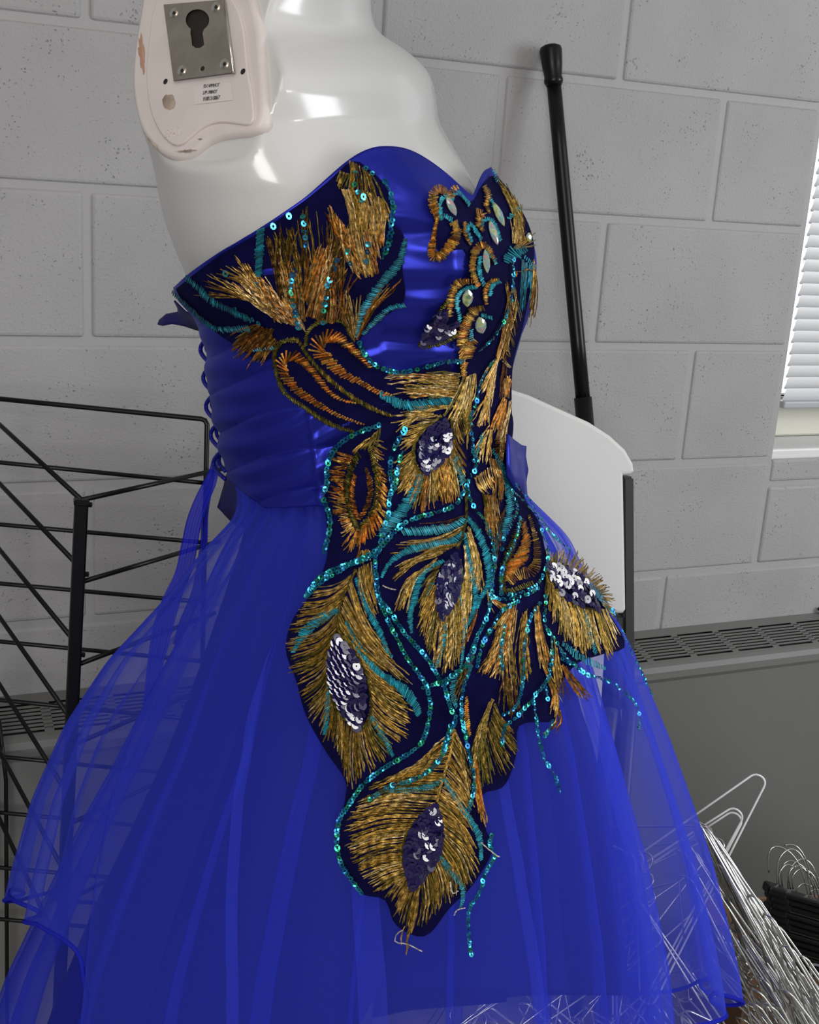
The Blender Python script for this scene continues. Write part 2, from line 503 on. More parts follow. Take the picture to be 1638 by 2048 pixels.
# ------------------------------------------------------------------ white folding chair
chair = tag(empty('folding_chair'), 'folded white plastic chair with a rounded backrest and dark grey metal frame', 'chair')
cp0 = U(1130, 1000, 1.62)
cn = np.array([-.10, -1.0, .10]); cn /= np.linalg.norm(cn)
out = [(1247, 1228), (1253, 1220), (1251, 1100), (1248, 951), (1262, 950), (1270, 944), (1268, 928), (1252, 900), (1222, 872), (1180, 845), (1120, 818), (1060, 791),
       (1010, 775), (940, 762), (880, 760), (810, 770), (730, 800), (670, 845), (635, 890), (622, 930), (622, 946), (645, 950), (648, 1100), (650, 1220), (656, 1228)]
P = [on_plane(x, y, cp0, cn) for x, y in out]
bm = bmesh.new()
vs = [bm.verts.new(p) for p in P]
f = bm.faces.new(vs)
r = bmesh.ops.extrude_face_region(bm, geom=[f])
bmesh.ops.translate(bm, vec=Vector(-cn * .012), verts=[e for e in r['geom'] if isinstance(e, bmesh.types.BMVert)])
bmesh.ops.recalc_face_normals(bm, faces=bm.faces)
ed = [e for e in bm.edges if len(e.link_faces) == 2 and any(len(q.verts) > 8 for q in e.link_faces)]
bmesh.ops.bevel(bm, geom=ed, offset=.0055, segments=4, affect='EDGES', profile=.5)
o = from_bm('backrest', bm, M_CHAIR, chair)
cright = np.cross(cn, [0, 0, 1.0]); cright = -cright / np.linalg.norm(cright)
if cright[0] < 0: cright = -cright
def bar(px0, px1, py0, py1, off, th, name, mt=M_GREYM, bev=.003):
    q = [on_plane(px0, py0, cp0 - cn * off, cn), on_plane(px1, py0, cp0 - cn * off, cn), on_plane(px1 + 2, py1, cp0 - cn * off, cn), on_plane(px0 + 2, py1, cp0 - cn * off, cn)]
    bm = bmesh.new()
    vs = [bm.verts.new(p) for p in q]
    f = bm.faces.new(vs)
    r = bmesh.ops.extrude_face_region(bm, geom=[f])
    bmesh.ops.translate(bm, vec=Vector(-cn * th), verts=[e for e in r['geom'] if isinstance(e, bmesh.types.BMVert)])
    bmesh.ops.recalc_face_normals(bm, faces=bm.faces)
    bmesh.ops.bevel(bm, geom=list(bm.edges), offset=bev, segments=2, affect='EDGES')
    return from_bm(name, bm, mt, chair)
def legto(px, py0, name):
    a = on_plane(px, py0, cp0 - cn * .012, cn)
    b = a + np.array([.02, -.02, -(a[2] - .012)])
    V, F = tube([a, (a + b) / 2, b], .011, 12)
    mesh(name, V, F, M_GREYM, chair, True)
bar(1247, 1269, 954, 1400, .010, .022, 'side_tube')
bar(1232, 1269, 1231, 1420, .013, .016, 'hinge_plate')
bar(628, 650, 954, 1400, .010, .022, 'side_tube')
legto(1262, 1390, 'leg'); legto(645, 1390, 'leg')
# folded up: the seat hangs flat below the backrest, the second pair of legs beside it
bm = bmesh.new()
sc_ = on_plane(950, 1500, cp0, cn)
Rm = Matrix((tuple(cright), tuple(-cn), tuple(np.cross(cright, -cn)))).transposed()
bm_box(bm, Vector(sc_ - cn * .028), (.405, .026, .34), .011, 3, Rm)
from_bm('seat', bm, M_CHAIR, chair)
for px in (690, 1222):
    a = on_plane(px, 1420, cp0 - cn * .055, cn); b = np.array([a[0], a[1], .012])
    V, F = tube([a, (a + b) / 2, b], .011, 12); mesh('leg', V, F, M_GREYM, chair, True)

# ------------------------------------------------------------------ black wire rack at the left
rack = tag(empty('wire_rack'), 'black wire grid rack with a square corner post behind the blue skirt', 'rack')
WR = .0029
def rod(name, pts, r=WR, n=7):
    V, F = tube(pts, r, n); return mesh(name, V, F, M_BLACKM, rack, True)
dP, dL, dB, dR = 1.30, 1.455, 1.47, 1.50
pt = U(163, 1000, dP)
pb = U(138, 1560, dP + .273 * (1560 - 1000) * dP / FPX)
pd = (pb - pt) / np.linalg.norm(pb - pt)
pbase = pt + pd * ((.01 - pt[2]) / pd[2])
bm = bmesh.new()
Lp = float(np.linalg.norm(pbase - pt))
q = Vector(-pd).to_track_quat('Z', 'Y').to_matrix()
bm_box(bm, (pt + pbase) / 2, (.0148, .0148, Lp), .002, 2, q)
bm_box(bm, pt + pd * .002, (.0165, .0165, .008), .002, 1, q)
from_bm('post', bm, M_BLACKM, rack)
step_post = .0965
def postpt(py):
    return on_plane(163 - (py - 1000) * .045, py, pt, FW + .0 * UP) if False else None
def along(py, dx=0):
    # point of the post at image row py
    lo, hi = 0, Lp
    for _ in range(40):
        mid = (lo + hi) / 2
        X = pt + pd * mid; q_ = X - CAM; yy = 1024 - FPX * np.dot(q_, UP) / np.dot(q_, FW)
        if yy < py: lo = mid
        else: hi = mid
    return pt + pd * lo
# panel going back to the left
ends_ = []
for yl, yp in ((850, 1000), (968, 1132), (1100, 1284), (1235, 1440), (1370, 1590), (1505, 1745), (1640, 1900)):
    a = along(yp); b = U(0, yl, dL + (yl - 850) * .00017)
    e = b + (b - a) / np.linalg.norm(b - a) * .03
    rod('cross_wire', [a, b, e]); ends_.append(e)
e0, e1 = ends_[0], ends_[-1]; rod('frame_wire', [e0 + (e0 - e1) * .01, (e0 + e1) / 2, e1 + (e1 - e0) * .2], .0033)
# panel going back to the right
for yp, x1, y1 in ((998, 452, 936), (1166, 440, 1082), (1332, 430, 1226), (1492, 420, 1372), (1650, 410, 1520), (1805, 400, 1668)):
    a = along(yp); b = U(x1, y1, dR + (y1 - 940) * .00015)
    rod('cross_wire', [a, b])
    t = (b - a) / np.linalg.norm(b - a)
# little stub ends on the post
for yp in (1008, 1147, 1308, 1468):
    a = along(yp); rod('stub', [a, a + RT * .0115 + UP * -.001], .0030)
# far back panel with a bent corner
ys = [(797, 838), (925, 966), (1049, 1085), (1167, 1204), (1283, 1322), (1400, 1440), (1513, 1552), (1625, 1662), (1735, 1770), (1838, 1872)]
dBf = lambda y: dB + (y - 800) * .00017
a = U(-160, 782, dBf(797)); b = U(402, 838, dBf(838)); c1 = U(410, 841, dBf(838)); c2 = U(414, 849, dBf(840)); d = U(405, 1300, dBf(1300)); e = U(395, 1760, dBf(1760))
rod('frame_wire', [a, (a + b) / 2, b, c1, c2, d, e], .0033)
for yl, yr in ys[1:]:
    rod('back_wire', [U(-160, yl - 13, dBf(yl)), U(0, yl, dBf(yl)), U(409 - (yl - 900) * .02, yr, dBf(yr))])
rod('frame_wire', [U(-160, 780, dBf(780)), U(-170, 1300, dBf(1300)), U(-178, 1860, dBf(1860))], .0033)
rod('upright_wire', [U(-2, 1440, dBf(1440) + .005), U(12, 1560, dBf(1560) + .005), U(16, 2300, dBf(2300) + .005)])
# ------------------------------------------------------------------ body surface
# Rings stacked along the leaning torso.  Each ring is an ellipse turned to the way the figure
# faces (60 degrees round to the right), with two bust swellings on its front.
D700 = 1.10
KM = D700 / FPX                                  # metres per picture pixel at the torso
PHI = math.radians(60)
CF, SF = math.cos(PHI), math.sin(PHI)
def D0(y): return D700 + .273 * KM * (np.asarray(y, float) - 700)

def table(pairs, lo=-420, hi=2300, sig=14):
    p = np.array(sorted(pairs), float)
    ys = np.arange(lo, hi, 4.0)
    v = np.interp(ys, p[:, 0], p[:, 1])
    n = int(sig * 3 / 4); k = np.exp(-.5 * (np.arange(-n, n + 1) * 4 / sig) ** 2); k /= k.sum()
    v = np.convolve(np.pad(v, n, mode='edge'), k, mode='valid')
    return lambda y: np.interp(y, ys, v)

class Body:
    def __init__(s, L, R, Q, RB=None, zs=1.0):
        s.L, s.R, s.Q = L, R, Q
        s.zs = zs if callable(zs) else (lambda y: zs)
        s.A = lambda y: 0.0
        s.bridge = RB is not None
        if RB is not None:
            ys = np.arange(200, 1100, 10.0)
            av = []
            for y in ys:
                t = float(RB(y)); lo, hi = 0.0, 260.0
                th = np.linspace(0, math.pi, 200)
                for _ in range(24):
                    m_ = (lo + hi) / 2
                    s.A = lambda yy, m_=m_: m_
                    x, z = s.local(th, y)
                    if x.max() < t: lo = m_
                    else: hi = m_
                av.append(lo)
            av = np.array(av)
            k = np.exp(-.5 * (np.arange(-4, 5) / 1.8) ** 2); k /= k.sum()
            av = np.convolve(np.pad(av, 4, mode='edge'), k, mode='valid')
            s.A = lambda yy: np.interp(yy, ys, av)
    def local(s, th, y, grow=0.0):
        L, R, q = s.L(y), s.R(y), s.Q(y)
        w_ = (R - L) / 2 + grow; cx = (R + L) / 2
        b = w_ / np.sqrt(q * q * CF * CF + SF * SF); a = q * b
        lat = a * np.cos(th); fr = b * np.sin(th)
        sf = np.clip(np.sin(th), 0, 1) ** .6
        if s.bridge:      # cloth spans the hollow between the two cups
            al = np.abs(lat)
            g = np.where(al > 165, np.exp(-((al - 165) / 112) ** 2), 1 - .2 * (1 - (al / 165) ** 2))
        else:
            g = np.exp(-((lat - 165) / 112) ** 2) + np.exp(-((lat + 165) / 112) ** 2)
        fr = fr + s.A(y) * g * sf
        x = cx - CF * lat + SF * fr
        z = -SF * lat - CF * fr
        return x, z * s.zs(y)
    def pt(s, th, y, grow=0.0, dpx=0.0):
        x, z = s.local(th, y, grow)
        return x + dpx, z
    def world(s, th, y, grow=0.0):
        x, z = s.local(np.asarray(th, float), y, grow)
        d = D0(y) + z * KM
        return CAM + d[..., None] * (FW + RT * ((x[..., None] - 819) / FPX) - UP * (((np.asarray(y, float) + 0 * x)[..., None] - 1024) / FPX))

skinL = table([(-300, 560), (-200, 552), (-140, 500), (-90, 410), (-40, 318), (0, 286), (50, 274), (100, 268), (150, 265), (200, 269), (250, 281), (300, 299), (350, 310), (400, 319), (450, 332), (500, 350), (560, 376), (650, 414), (800, 432), (900, 455), (960, 480), (1000, 510), (1150, 560), (1300, 590)])
skinR = table([(-300, 742), (-60, 741), (0, 741), (30, 743), (55, 750), (72, 764), (90, 798), (120, 836), (145, 858), (185, 871), (240, 876), (270, 892), (320, 922), (368, 948), (450, 968), (520, 975), (600, 968), (700, 970), (800, 985), (900, 1000), (960, 1000), (1000, 985), (1150, 960), (1300, 930)], sig=8)
skinQ = table([(-300, 1.05), (-120, 1.15), (0, 1.5), (120, 1.75), (250, 1.6), (400, 1.42), (800, 1.25), (950, 1.15), (1300, 1.1)])
skin = Body(skinL, skinR, skinQ)

bodL = table([(200, 282), (280, 296), (340, 306), (400, 317), (500, 343), (570, 346), (600, 352), (630, 376), (660, 402), (700, 409), (760, 414), (800, 420), (860, 432), (900, 441), (950, 454), (1000, 466), (1060, 478)], sig=10)
bodR = table([(200, 880), (280, 915), (340, 938), (400, 955), (500, 968), (600, 975), (700, 988), (800, 1012), (880, 1020), (950, 1036), (1060, 1085)])
bodRB = table([(200, 890), (280, 945), (320, 968), (345, 990), (360, 1002), (395, 1030), (430, 1051), (480, 1071), (540, 1079), (580, 1076), (640, 1060), (700, 1037), (750, 1027), (800, 1025), (880, 1023), (950, 1037), (1060, 1086)], sig=8)
bodQ = table([(200, 1.5), (400, 1.42), (800, 1.3), (1060, 1.38)])
bod = Body(bodL, bodR, bodQ, bodRB)

THL = math.atan2(-SF, CF * 1.4); THR = THL + math.pi
def theta_of(B, px, py, n=400):
    th = np.linspace(THL, THR, n)
    x, z = B.local(th, py)
    xm = np.maximum.accumulate(x)
    return float(np.interp(px, xm + np.arange(n) * 1e-6, th))

def grid(name, P, mt, parent, closed=True, smooth=True):
    """P: rows x cols x 3"""
    nr, nc = P.shape[:2]
    V = P.reshape(-1, 3)
    F = []
    for i in range(nr - 1):
        for j in range(nc if closed else nc - 1):
            j2 = (j + 1) % nc
            F.append((i * nc + j, (i + 1) * nc + j, (i + 1) * nc + j2, i * nc + j2))
    return mesh(name, V, F, mt, parent, smooth)

# ------------------------------------------------------------------ mannequin
man = tag(empty('mannequin'), 'glossy white headless armless mannequin torso with a metal arm socket plate', 'mannequin')
ys = np.concatenate([np.arange(-330, 420, 7.0), np.arange(420, 1301, 20.0)])
th = np.linspace(0, 2 * math.pi, 128, endpoint=False)
P = np.stack([skin.world(th, np.full_like(th, y)) for y in ys])
torso = grid('torso', P, M_WHITE, man)
bvh_skin = BVHTree.FromPolygons([tuple(v) for v in P.reshape(-1, 3)],
    [(i * 128 + j, (i + 1) * 128 + j, (i + 1) * 128 + (j + 1) % 128, i * 128 + (j + 1) % 128) for i in range(len(ys) - 1) for j in range(128)])
def hit(bvh, px, py):
    r = ray(px, py); h = bvh.ray_cast(Vector(CAM), Vector(r))
    return None if h[0] is None else (np.array(h[0]), np.array(h[1]))
# caps
for yy, nm in ((-330, 'neck_cap'), (1300, 'hip_cap')):
    ring = skin.world(th, np.full_like(th, yy))
    mesh(nm, list(ring) + [ring.mean(0)], [(i, (i + 1) % 128, 128) for i in range(128)], M_WHITE, man)
# near arm socket plate: a plane through the shoulder, facing out and slightly back
outl = [(283, -8), (277, 30), (270, 70), (264, 118), (262, 165), (266, 207), (275, 246), (288, 273), (306, 296), (328, 312), (350, 318), (371, 313), (390, 302), (408, 288), (430, 277), (460, 271), (495, 267), (513, 259), (524, 243), (529, 215), (529, 170), (525, 120), (520, 60), (512, 20), (503, -18), (480, -60), (440, -84), (390, -90), (340, -74), (300, -44)]
outl = [tuple(p) for p in cr(outl + [outl[0]], 90)[:-1]]
S = [hit(bvh_skin, x, y) for x, y in outl if x > 300 and y > -30]
S = np.array([s[0] for s in S if s is not None])
c0 = S.mean(0)
_u, _s, _vt = np.linalg.svd(S - c0)
PN = _vt[2]
if PN @ FW > 0: PN = -PN
PN = PN * .75 + np.array(-FW * .90 - RT * .40 + UP * .10) * .25; PN /= np.linalg.norm(PN)
PC = c0 - PN * .003
for v_ in torso.data.vertices:
    p_ = np.array(v_.co); h_ = (p_ - PC) @ PN
    q_ = p_ - CAM; yy_ = 1024 - FPX * (q_ @ UP) / (q_ @ FW); xx_ = 819 + FPX * (q_ @ RT) / (q_ @ FW)
    if h_ > -.006 and yy_ < 345 and xx_ < 585 and q_ @ FW < 1.2:
        k_ = min(1, max(0, (345 - yy_) / 40)) * min(1, max(0, (585 - xx_) / 40))
        v_.co = Vector(p_ - PN * (h_ + .006) * k_)
def plate_pt(px, py, lift=0.0): return on_plane(px, py, PC + PN * lift, PN)
def solid_outline(name, pts, lift, depth, mt, parent, bev=0, seg=3, smooth=True):
    P = [plate_pt(x, y, lift) for x, y in pts]
    bm = bmesh.new(); vs = [bm.verts.new(p) for p in P]; f = bm.faces.new(vs)
    f.normal_update()
    if f.normal.dot(Vector(PN)) < 0: f.normal_flip()
    r = bmesh.ops.extrude_face_region(bm, geom=[f])
    bmesh.ops.translate(bm, vec=Vector(-PN * depth), verts=[e for e in r['geom'] if isinstance(e, bmesh.types.BMVert)])
    bmesh.ops.recalc_face_normals(bm, faces=bm.faces)
    if bev:
        ed = [e for e in bm.edges if len(e.link_faces) == 2 and any(len(q.verts) > 6 and q.normal.dot(Vector(PN)) > .9 for q in e.link_faces) and any(abs(q.normal.dot(Vector(PN))) < .5 for q in e.link_faces)]
        bmesh.ops.bevel(bm, geom=ed, offset=bev, segments=seg, affect='EDGES', profile=.5)
    o = from_bm(name, bm, mt, parent)
    if smooth:
        for p_ in o.data.polygons: p_.use_smooth = len(p_.vertices) <= 4
    return o
plate = solid_outline('arm_socket', outl, 0, .015, M_PLATE, man, .005, 4)
inn = [(303, 30), (296, 90), (292, 140), (293, 175), (298, 210), (306, 238), (318, 262), (332, 280), (347, 290), (361, 289), (376, 278), (390, 265), (405, 254), (425, 246), (450, 244), (480, 248), (497, 249), (505, 240), (507, 225), (502, 180), (495, 140), (490, 90), (485, 50), (475, 18), (455, -12), (420, -30), (380, -34), (340, -22), (315, 0)]
inn = [tuple(p) for p in cr(inn + [inn[0]], 80)[:-1]]
solid_outline('raised_panel', inn, .0022, .004, M_PLATE, plate, .0014, 3)
# steel bracket with its keyhole
BL_ = [(327, 9), (448, -1), (467, 145), (347, 161)]
def bil(u, v):
    a = np.array(BL_[0]) * (1 - u) + np.array(BL_[1]) * u; b = np.array(BL_[3]) * (1 - u) + np.array(BL_[2]) * u
    return tuple(a * (1 - v) + b * v)
key = []
for t in np.linspace(math.radians(128), math.radians(412), 26):
    key.append((395 + 23.5 * math.cos(t), 39 + 21 * math.sin(t)))
key = [(395 + 23.5 * math.cos(t), 40 + 21.5 * math.sin(t)) for t in np.linspace(math.radians(125), math.radians(415), 28)]
key += [(405, 66), (407, 78), (408, 90), (400, 96), (391, 96), (384, 90), (383, 78), (381, 66)]
cx_, cy_ = 395, 62
outer = []
for (x, y) in key:
    dx, dy = x - cx_, y - cy_
    best = None
    for k in range(4):
        p, q = np.array(BL_[k]), np.array(BL_[(k + 1) % 4]); e = q - p
        den = dx * e[1] - dy * e[0]
        if abs(den) < 1e-9: continue
        t = ((p[0] - cx_) * e[1] - (p[1] - cy_) * e[0]) / den; s_ = ((p[0] - cx_) * dy - (p[1] - cy_) * dx) / den
        if t > 0 and -1e-6 <= s_ <= 1 + 1e-6 and (best is None or t < best): best = t
    outer.append((cx_ + dx * best, cy_ + dy * best))
# snap the nearest outer points to the four corners
for c in BL_:
    i = int(np.argmin([math.hypot(o[0] - c[0], o[1] - c[1]) for o in outer])); outer[i] = c
n = len(key); V = []; F = []
for pts, lf in ((outer, .0052), (key, .0052), (outer, .002), (key, .0015)):
    V += [plate_pt(x, y, lf) for x, y in pts]
for i in range(n):
    j = (i + 1) % n
    F += [(i, j, n + j, n + i), (i, 2 * n + i, 2 * n + j, j), (n + i, n + j, 3 * n + j, 3 * n + i)]
br = mesh('steel_bracket', V, F, M_STEEL, plate)
kk = [(395 + (x - 395) * 1.06, 62 + (y - 62) * 1.05) for x, y in key]
mesh('keyhole', [plate_pt(x, y, .0026) for x, y in kk], [tuple(range(len(kk)))], M_DARK, plate)
# folded-up right lip of the bracket
V, F = tube([plate_pt(448, -1, .0056), plate_pt(457, 72, .0056), plate_pt(467, 145, .0056)], .0012, 8)
mesh('bracket_lip', V, F, M_CHROME, plate, True)
def disc(name, px, py, r_px, lift, h, mt, n=16, parent=plate, dome=0):
    rm = r_px * KM
    a = np.cross(PN, UP); a /= np.linalg.norm(a); b = np.cross(PN, a)
    c = plate_pt(px, py, lift)
    V = []; F = []
    for k, (rr, hh) in enumerate(((1, 0), (1, h), (.55, h + dome))):
        for i in range(n):
            t = 2 * math.pi * i / n
            V.append(c + rm * rr * (math.cos(t) * a + math.sin(t) * b) + PN * hh)
    for k in range(2):
        for i in range(n):
            F.append((k * n + i, k * n + (i + 1) % n, (k + 1) * n + (i + 1) % n, (k + 1) * n + i))
    F.append(tuple(range(2 * n, 3 * n)))
    return mesh(name, V, F, mt, parent, False)
for x, y in ((348, 26), (432, 14), (364, 141), (449, 128)):
    disc('screw', x, y, 8.5, .0052, .0009, M_CHROME, dome=.0004)
    disc('screw_recess', x, y, 3.2, .0064, .0004, M_DARK, 6)
disc('bolt_hole', 405, 137, 4, .0053, .0003, M_DARK)
disc('screw_hole', 331, 163, 5, .0024, .0002, M_DARK); disc('screw_hole', 486, 143, 5, .0024, .0002, M_DARK)
# glue residue and bare chips on the rim
def blob(name, c, rx, ry, lift, mt, n=22, jag=.12, rot=0):
    V = []
    for i in range(n):
        t = 2 * math.pi * i / n; k = 1 + random.uniform(-jag, jag)
        dx, dy = rx * k * math.cos(t), ry * k * math.sin(t)
        V.append(plate_pt(c[0] + dx * math.cos(rot) - dy * math.sin(rot), c[1] + dx * math.sin(rot) + dy * math.cos(rot), lift))
    V.append(plate_pt(c[0], c[1], lift + .0006))
    mesh(name, V, [(i, (i + 1) % n, n) for i in range(n)], mt, plate)
blob('glue_residue', (338, 204), 13, 15, .0025, M_DIRT)
blob('paint_chip', (284, 108), 6, 34, .0004, M_CHIP, jag=.3, rot=-.08)
blob('paint_chip', (306, 288), 16, 3, .0004, M_DIRT, jag=.4, rot=.75)
blob('paint_chip', (372, 302), 17, 2.6, .0004, M_DIRT, jag=.4, rot=-.1)
blob('paint_chip', (400, 278), 4, 2, .0004, M_DIRT, jag=.4)
# printed sticker and the moulded mark
mesh('sticker', [plate_pt(x, y, .0026) for x, y in ((386, 172), (462, 164), (466, 200), (390, 209))], [(0, 3, 2, 1)], M_STICKER, plate)
def text(name, s, px, py, hpx, lift, ang, mt, ext=.0001, wid=1.0):
    cu = bpy.data.curves.new(name, 'FONT'); cu.body = s; cu.size = hpx * KM * 1.35; cu.extrude = ext
    t_ = bpy.data.objects.new(name, cu); COL.objects.link(t_)
    bpy.context.view_layer.update()
    me = bpy.data.meshes.new_from_object(t_.evaluated_get(bpy.context.evaluated_depsgraph_get()))
    bpy.data.objects.remove(t_)
    me.materials.clear()
    o = link(name, me, mt, plate)
    p0 = plate_pt(px, py, lift); p1 = plate_pt(px + 40 * math.cos(ang), py + 40 * math.sin(ang), lift)
    X = p1 - p0; X /= np.linalg.norm(X); Y = np.cross(PN, X)
    M = Matrix.Identity(4)
    for i in range(3): M[i][0], M[i][1], M[i][2], M[i][3] = X[i] * wid, Y[i], PN[i], p0[i]
    o.matrix_world = M
    return o
text('printed_text', '921149MHOT', 406, 176, 6.5, .0028, -.10, M_PRINT, wid=.72)
text('printed_text', 'S.PP 1998HOT', 405, 189, 6.5, .0028, -.10, M_PRINT, wid=.62)
text('printed_text', '91801318867', 405, 202, 7.5, .0028, -.10, M_PRINT, wid=.70)
text('moulded_mark', 'SP-1', 329, 275, 15, .0024, -.2, M_PLATE, .0005, 1.0)
# stand hidden under the skirt
c1 = skin.world(np.array([0.0, math.pi]), np.array([1290.0, 1290.0])).mean(0)
V, F = tube([c1, (c1 + np.array([c1[0], c1[1], .02])) / 2, np.array([c1[0], c1[1], .02])], .014, 16)
mesh('stand_pole', V, F, M_CHROME, man, True).data.materials[0] = M_GREYM
bm = bmesh.new(); bmesh.ops.create_cone(bm, cap_ends=True, segments=40, radius1=.15, radius2=.145, depth=.012, matrix=Matrix.Translation((c1[0], c1[1], .0065)))
from_bm('stand_base', bm, M_CHROME, man)

# ------------------------------------------------------------------ dress: bodice
dress = tag(empty('gown'), 'strapless royal blue gown with sequined peacock feather applique and tulle skirt on the mannequin', 'dress')
neck = [(349, 574), (380, 546), (430, 511), (480, 481), (520, 456), (560, 430), (610, 396), (650, 361), (690, 326), (720, 306), (745, 296), (765, 293), (800, 295), (830, 305), (862, 324), (890, 345), (912, 364), (930, 382), (944, 396), (950, 386), (958, 366), (966, 348), (975, 338), (984, 343)]
nk = cr(neck, 200)
tn = np.array([theta_of(bod, x, y) for x, y in nk])
o_ = np.argsort(tn); tn_, yn_ = tn[o_], nk[o_, 1]
NT = 320
TH = np.linspace(THL, THL + 2 * math.pi, NT, endpoint=False)
def ytop(t):
    if t <= tn_[-1]: return float(np.interp(t, tn_, yn_))
    mir = math.pi - t
    if mir > THL:
        return min(float(np.interp(mir, tn_, yn_)) + 42, 585) if t < THR + .9 else 590
    return 585.0
yt = np.array([ytop(t) for t in TH])
ker = np.array([1, 2, 3, 2, 1.0]); ker /= ker.sum()
yt = np.convolve(np.concatenate([yt[-2:], yt, yt[:2]]), ker, 'valid')
bot = [(452, 944), (490, 985), (528, 1016), (640, 1012), (800, 1050), (950, 1052), (1050, 1000)]
tb = np.array([theta_of(bod, x, y) for x, y in bot])
yb = np.interp(TH, tb, [p[1] for p in bot], right=1000)
yb = np.where(TH > THR, 1000 - 56 * np.clip((TH - THR - 1.5) / 1.5, 0, 1), yb)
def ruche(x, y, th_):
    side = 1 / (1 + np.exp(-(y - 690) / 40.0))
    ph = y + .30 * (x - 620) * (x < 760) + .02 * (x - 700)
    wv = np.sin(x / 71.0) * 14 + np.sin(x / 163.0 + y / 140.0) * 22
    f1 = np.abs(np.sin(math.pi * (ph + wv) / 74.0)) ** .55
    f2 = np.sin(2 * math.pi * (ph * .8 - wv * .6) / 47.0 + np.sin(x / 50.0))
    f3 = np.sin(2 * math.pi * (y + .25 * wv) / 96.0 + x / 170.0)
    rim_ = np.where(x > 940, np.clip(1 - (x - 940) / 70, .2, 1), 1.0)
    return rim_ * (side * (8.5 * f1 + 2.6 * f2) + (1 - side) * (4.0 * f3 + 2.4 * f2 + 3.2 * np.sin(x / 31.0 + y / 55.0 + np.sin(y / 33.0))))
NR = 150
Pb = np.zeros((NR, NT, 3)); Pplain = np.zeros((NR, NT, 3))
for i in range(NR):
    v = i / (NR - 1)
    y = yt * (1 - v) + yb * v
    x0, z0 = bod.local(TH, y)
    g = ruche(x0, y, TH) * min(1, v * 14)
    seam = np.exp(-(((x0 - (622 + (y - 830) * .12)) / 5.0) ** 2)) * (y > 800) * 4.0
    Pb[i] = bod.world(TH, y, g - 5 + seam + 6 * math.exp(-v * 7))
    Pplain[i] = bod.world(TH, y, 2.0)
bodice = grid('bodice', Pb, M_SATIN, dress)
sm = bodice.modifiers.new('cloth', 'SOLIDIFY'); sm.thickness = .0016; sm.offset = -1
# rolled neckline edge
V, F = tube(list(bod.world(TH, yt + 1.5, -2.0)), .0011, 6, closed=True)
mesh('neckline_edge', V, F, M_SATIN, dress, True)

# the back corner of the bodice that stands away, and the stiff sash wings at the waist
def flap(name, pts, mt, th_=.0016, parent=dress):
    """pts: (px, py, depth) polygon"""
    P = [U(*p) for p in pts]
    bm = bmesh.new(); vs = [bm.verts.new(p) for p in P]; f = bm.faces.new(vs)
    bmesh.ops.triangulate(bm, faces=[f])
    bmesh.ops.subdivide_edges(bm, edges=bm.edges, cuts=2, use_grid_fill=True, smooth=.3)
    o = from_bm(name, bm, mt, parent, True)
    s_ = o.modifiers.new('cloth', 'SOLIDIFY'); s_.thickness = th_
    return o
db = float(D0(630))
flap('back_flap', [(350, 600, db - .01), (372, 622, db - .02), (412, 640, db - .05), (440, 690, db - .06), (405, 662, db + .0), (383, 655, db + .01), (345, 648, db + .03), (326, 652, db + .04), (317, 650, db + .045), (321, 640, db + .045), (335, 628, db + .035), (358, 623, db + .02)], M_SATIN_DK)
dw = float(D0(990))
flap('sash', [(468, 930, dw - .035), (505, 960, dw - .075), (532, 1000, dw - .085), (540, 1042, dw - .09), (505, 1060, dw - .05), (475, 1052, dw - .0), (452, 1030, dw + .02), (437, 1015, dw + .035), (446, 985, dw + .03), (455, 950, dw + .01)], M_SATIN_DK)
flap('sash', [(1012, 868, dw - .075), (1026, 880, dw - .03), (1040, 890, dw + .01), (1050, 892, dw + .03), (1049, 912, dw + .03), (1054, 940, dw + .035), (1050, 965, dw + .03), (1052, 995, dw + .02), (1030, 985, dw - .04), (1012, 950, dw - .075)], M_SATIN)

# lacing up the open back
MBL = MB()
for k in range(5):
    y0 = 668 + k * 57; x0 = 410 + k * 5.5 + (k > 2) * 4
    pts = []
    for t in np.linspace(0, 1, 14):
        a = math.pi * t
        pts.append(U(x0 + 14 - 23 * math.sin(a), y0 + 62 * t, float(D0(y0)) - .012 + .03 * math.sin(a)))
    V, F = tube(pts, .0021, 7); MBL.add(V, F)
    pts = [U(x0 + 14 - 20 * math.sin(math.pi * t) * .6, y0 + 46 - 44 * t, float(D0(y0)) + .02 * math.sin(math.pi * t)) for t in np.linspace(0, 1, 10)]
    V, F = tube(pts, .0019, 7); MBL.add(V, F)
MBL.build('lacing', M_SATIN, dress, True)
# organza ribbon ends hanging from the lacing
def ribbon(name, cl, wpx, dep, mt, seed=0, folds=3, tw=.5):
    c = cr(cl, 60); wv = np.interp(np.linspace(0, 1, 60), np.linspace(0, 1, len(wpx)), wpx)
    T = np.gradient(c, axis=0); T /= np.linalg.norm(T, axis=1)[:, None]
    Nn = np.stack([-T[:, 1], T[:, 0]], 1)
    nc = 13
    P = np.zeros((60, nc, 3))
    r_ = np.random.default_rng(seed)
    ph = r_.uniform(0, 6)
    for i in range(60):
        for j in range(nc):
            s_ = j / (nc - 1) - .5
            p = c[i] + Nn[i] * wv[i] * s_
            z = .004 * math.sin(folds * 2 * math.pi * s_ + ph + i * .06) + .003 * math.sin(i * .21 + ph) + tw * .01 * s_
            P[i, j] = U(p[0], p[1], dep(p[1]) + z)
    return grid(name, P, mt, dress, closed=False)
rd = lambda y: float(D0(min(y, 1150))) + .025
ribbon('ribbon_end', [(432, 915), (424, 955), (404, 1000), (388, 1045), (378, 1095), (368, 1140), (345, 1195), (327, 1250), (314, 1310), (302, 1375), (292, 1420)], [12, 26, 30, 32, 34, 30, 38, 40, 34, 26, 14], rd, M_ORGANZA, 3)
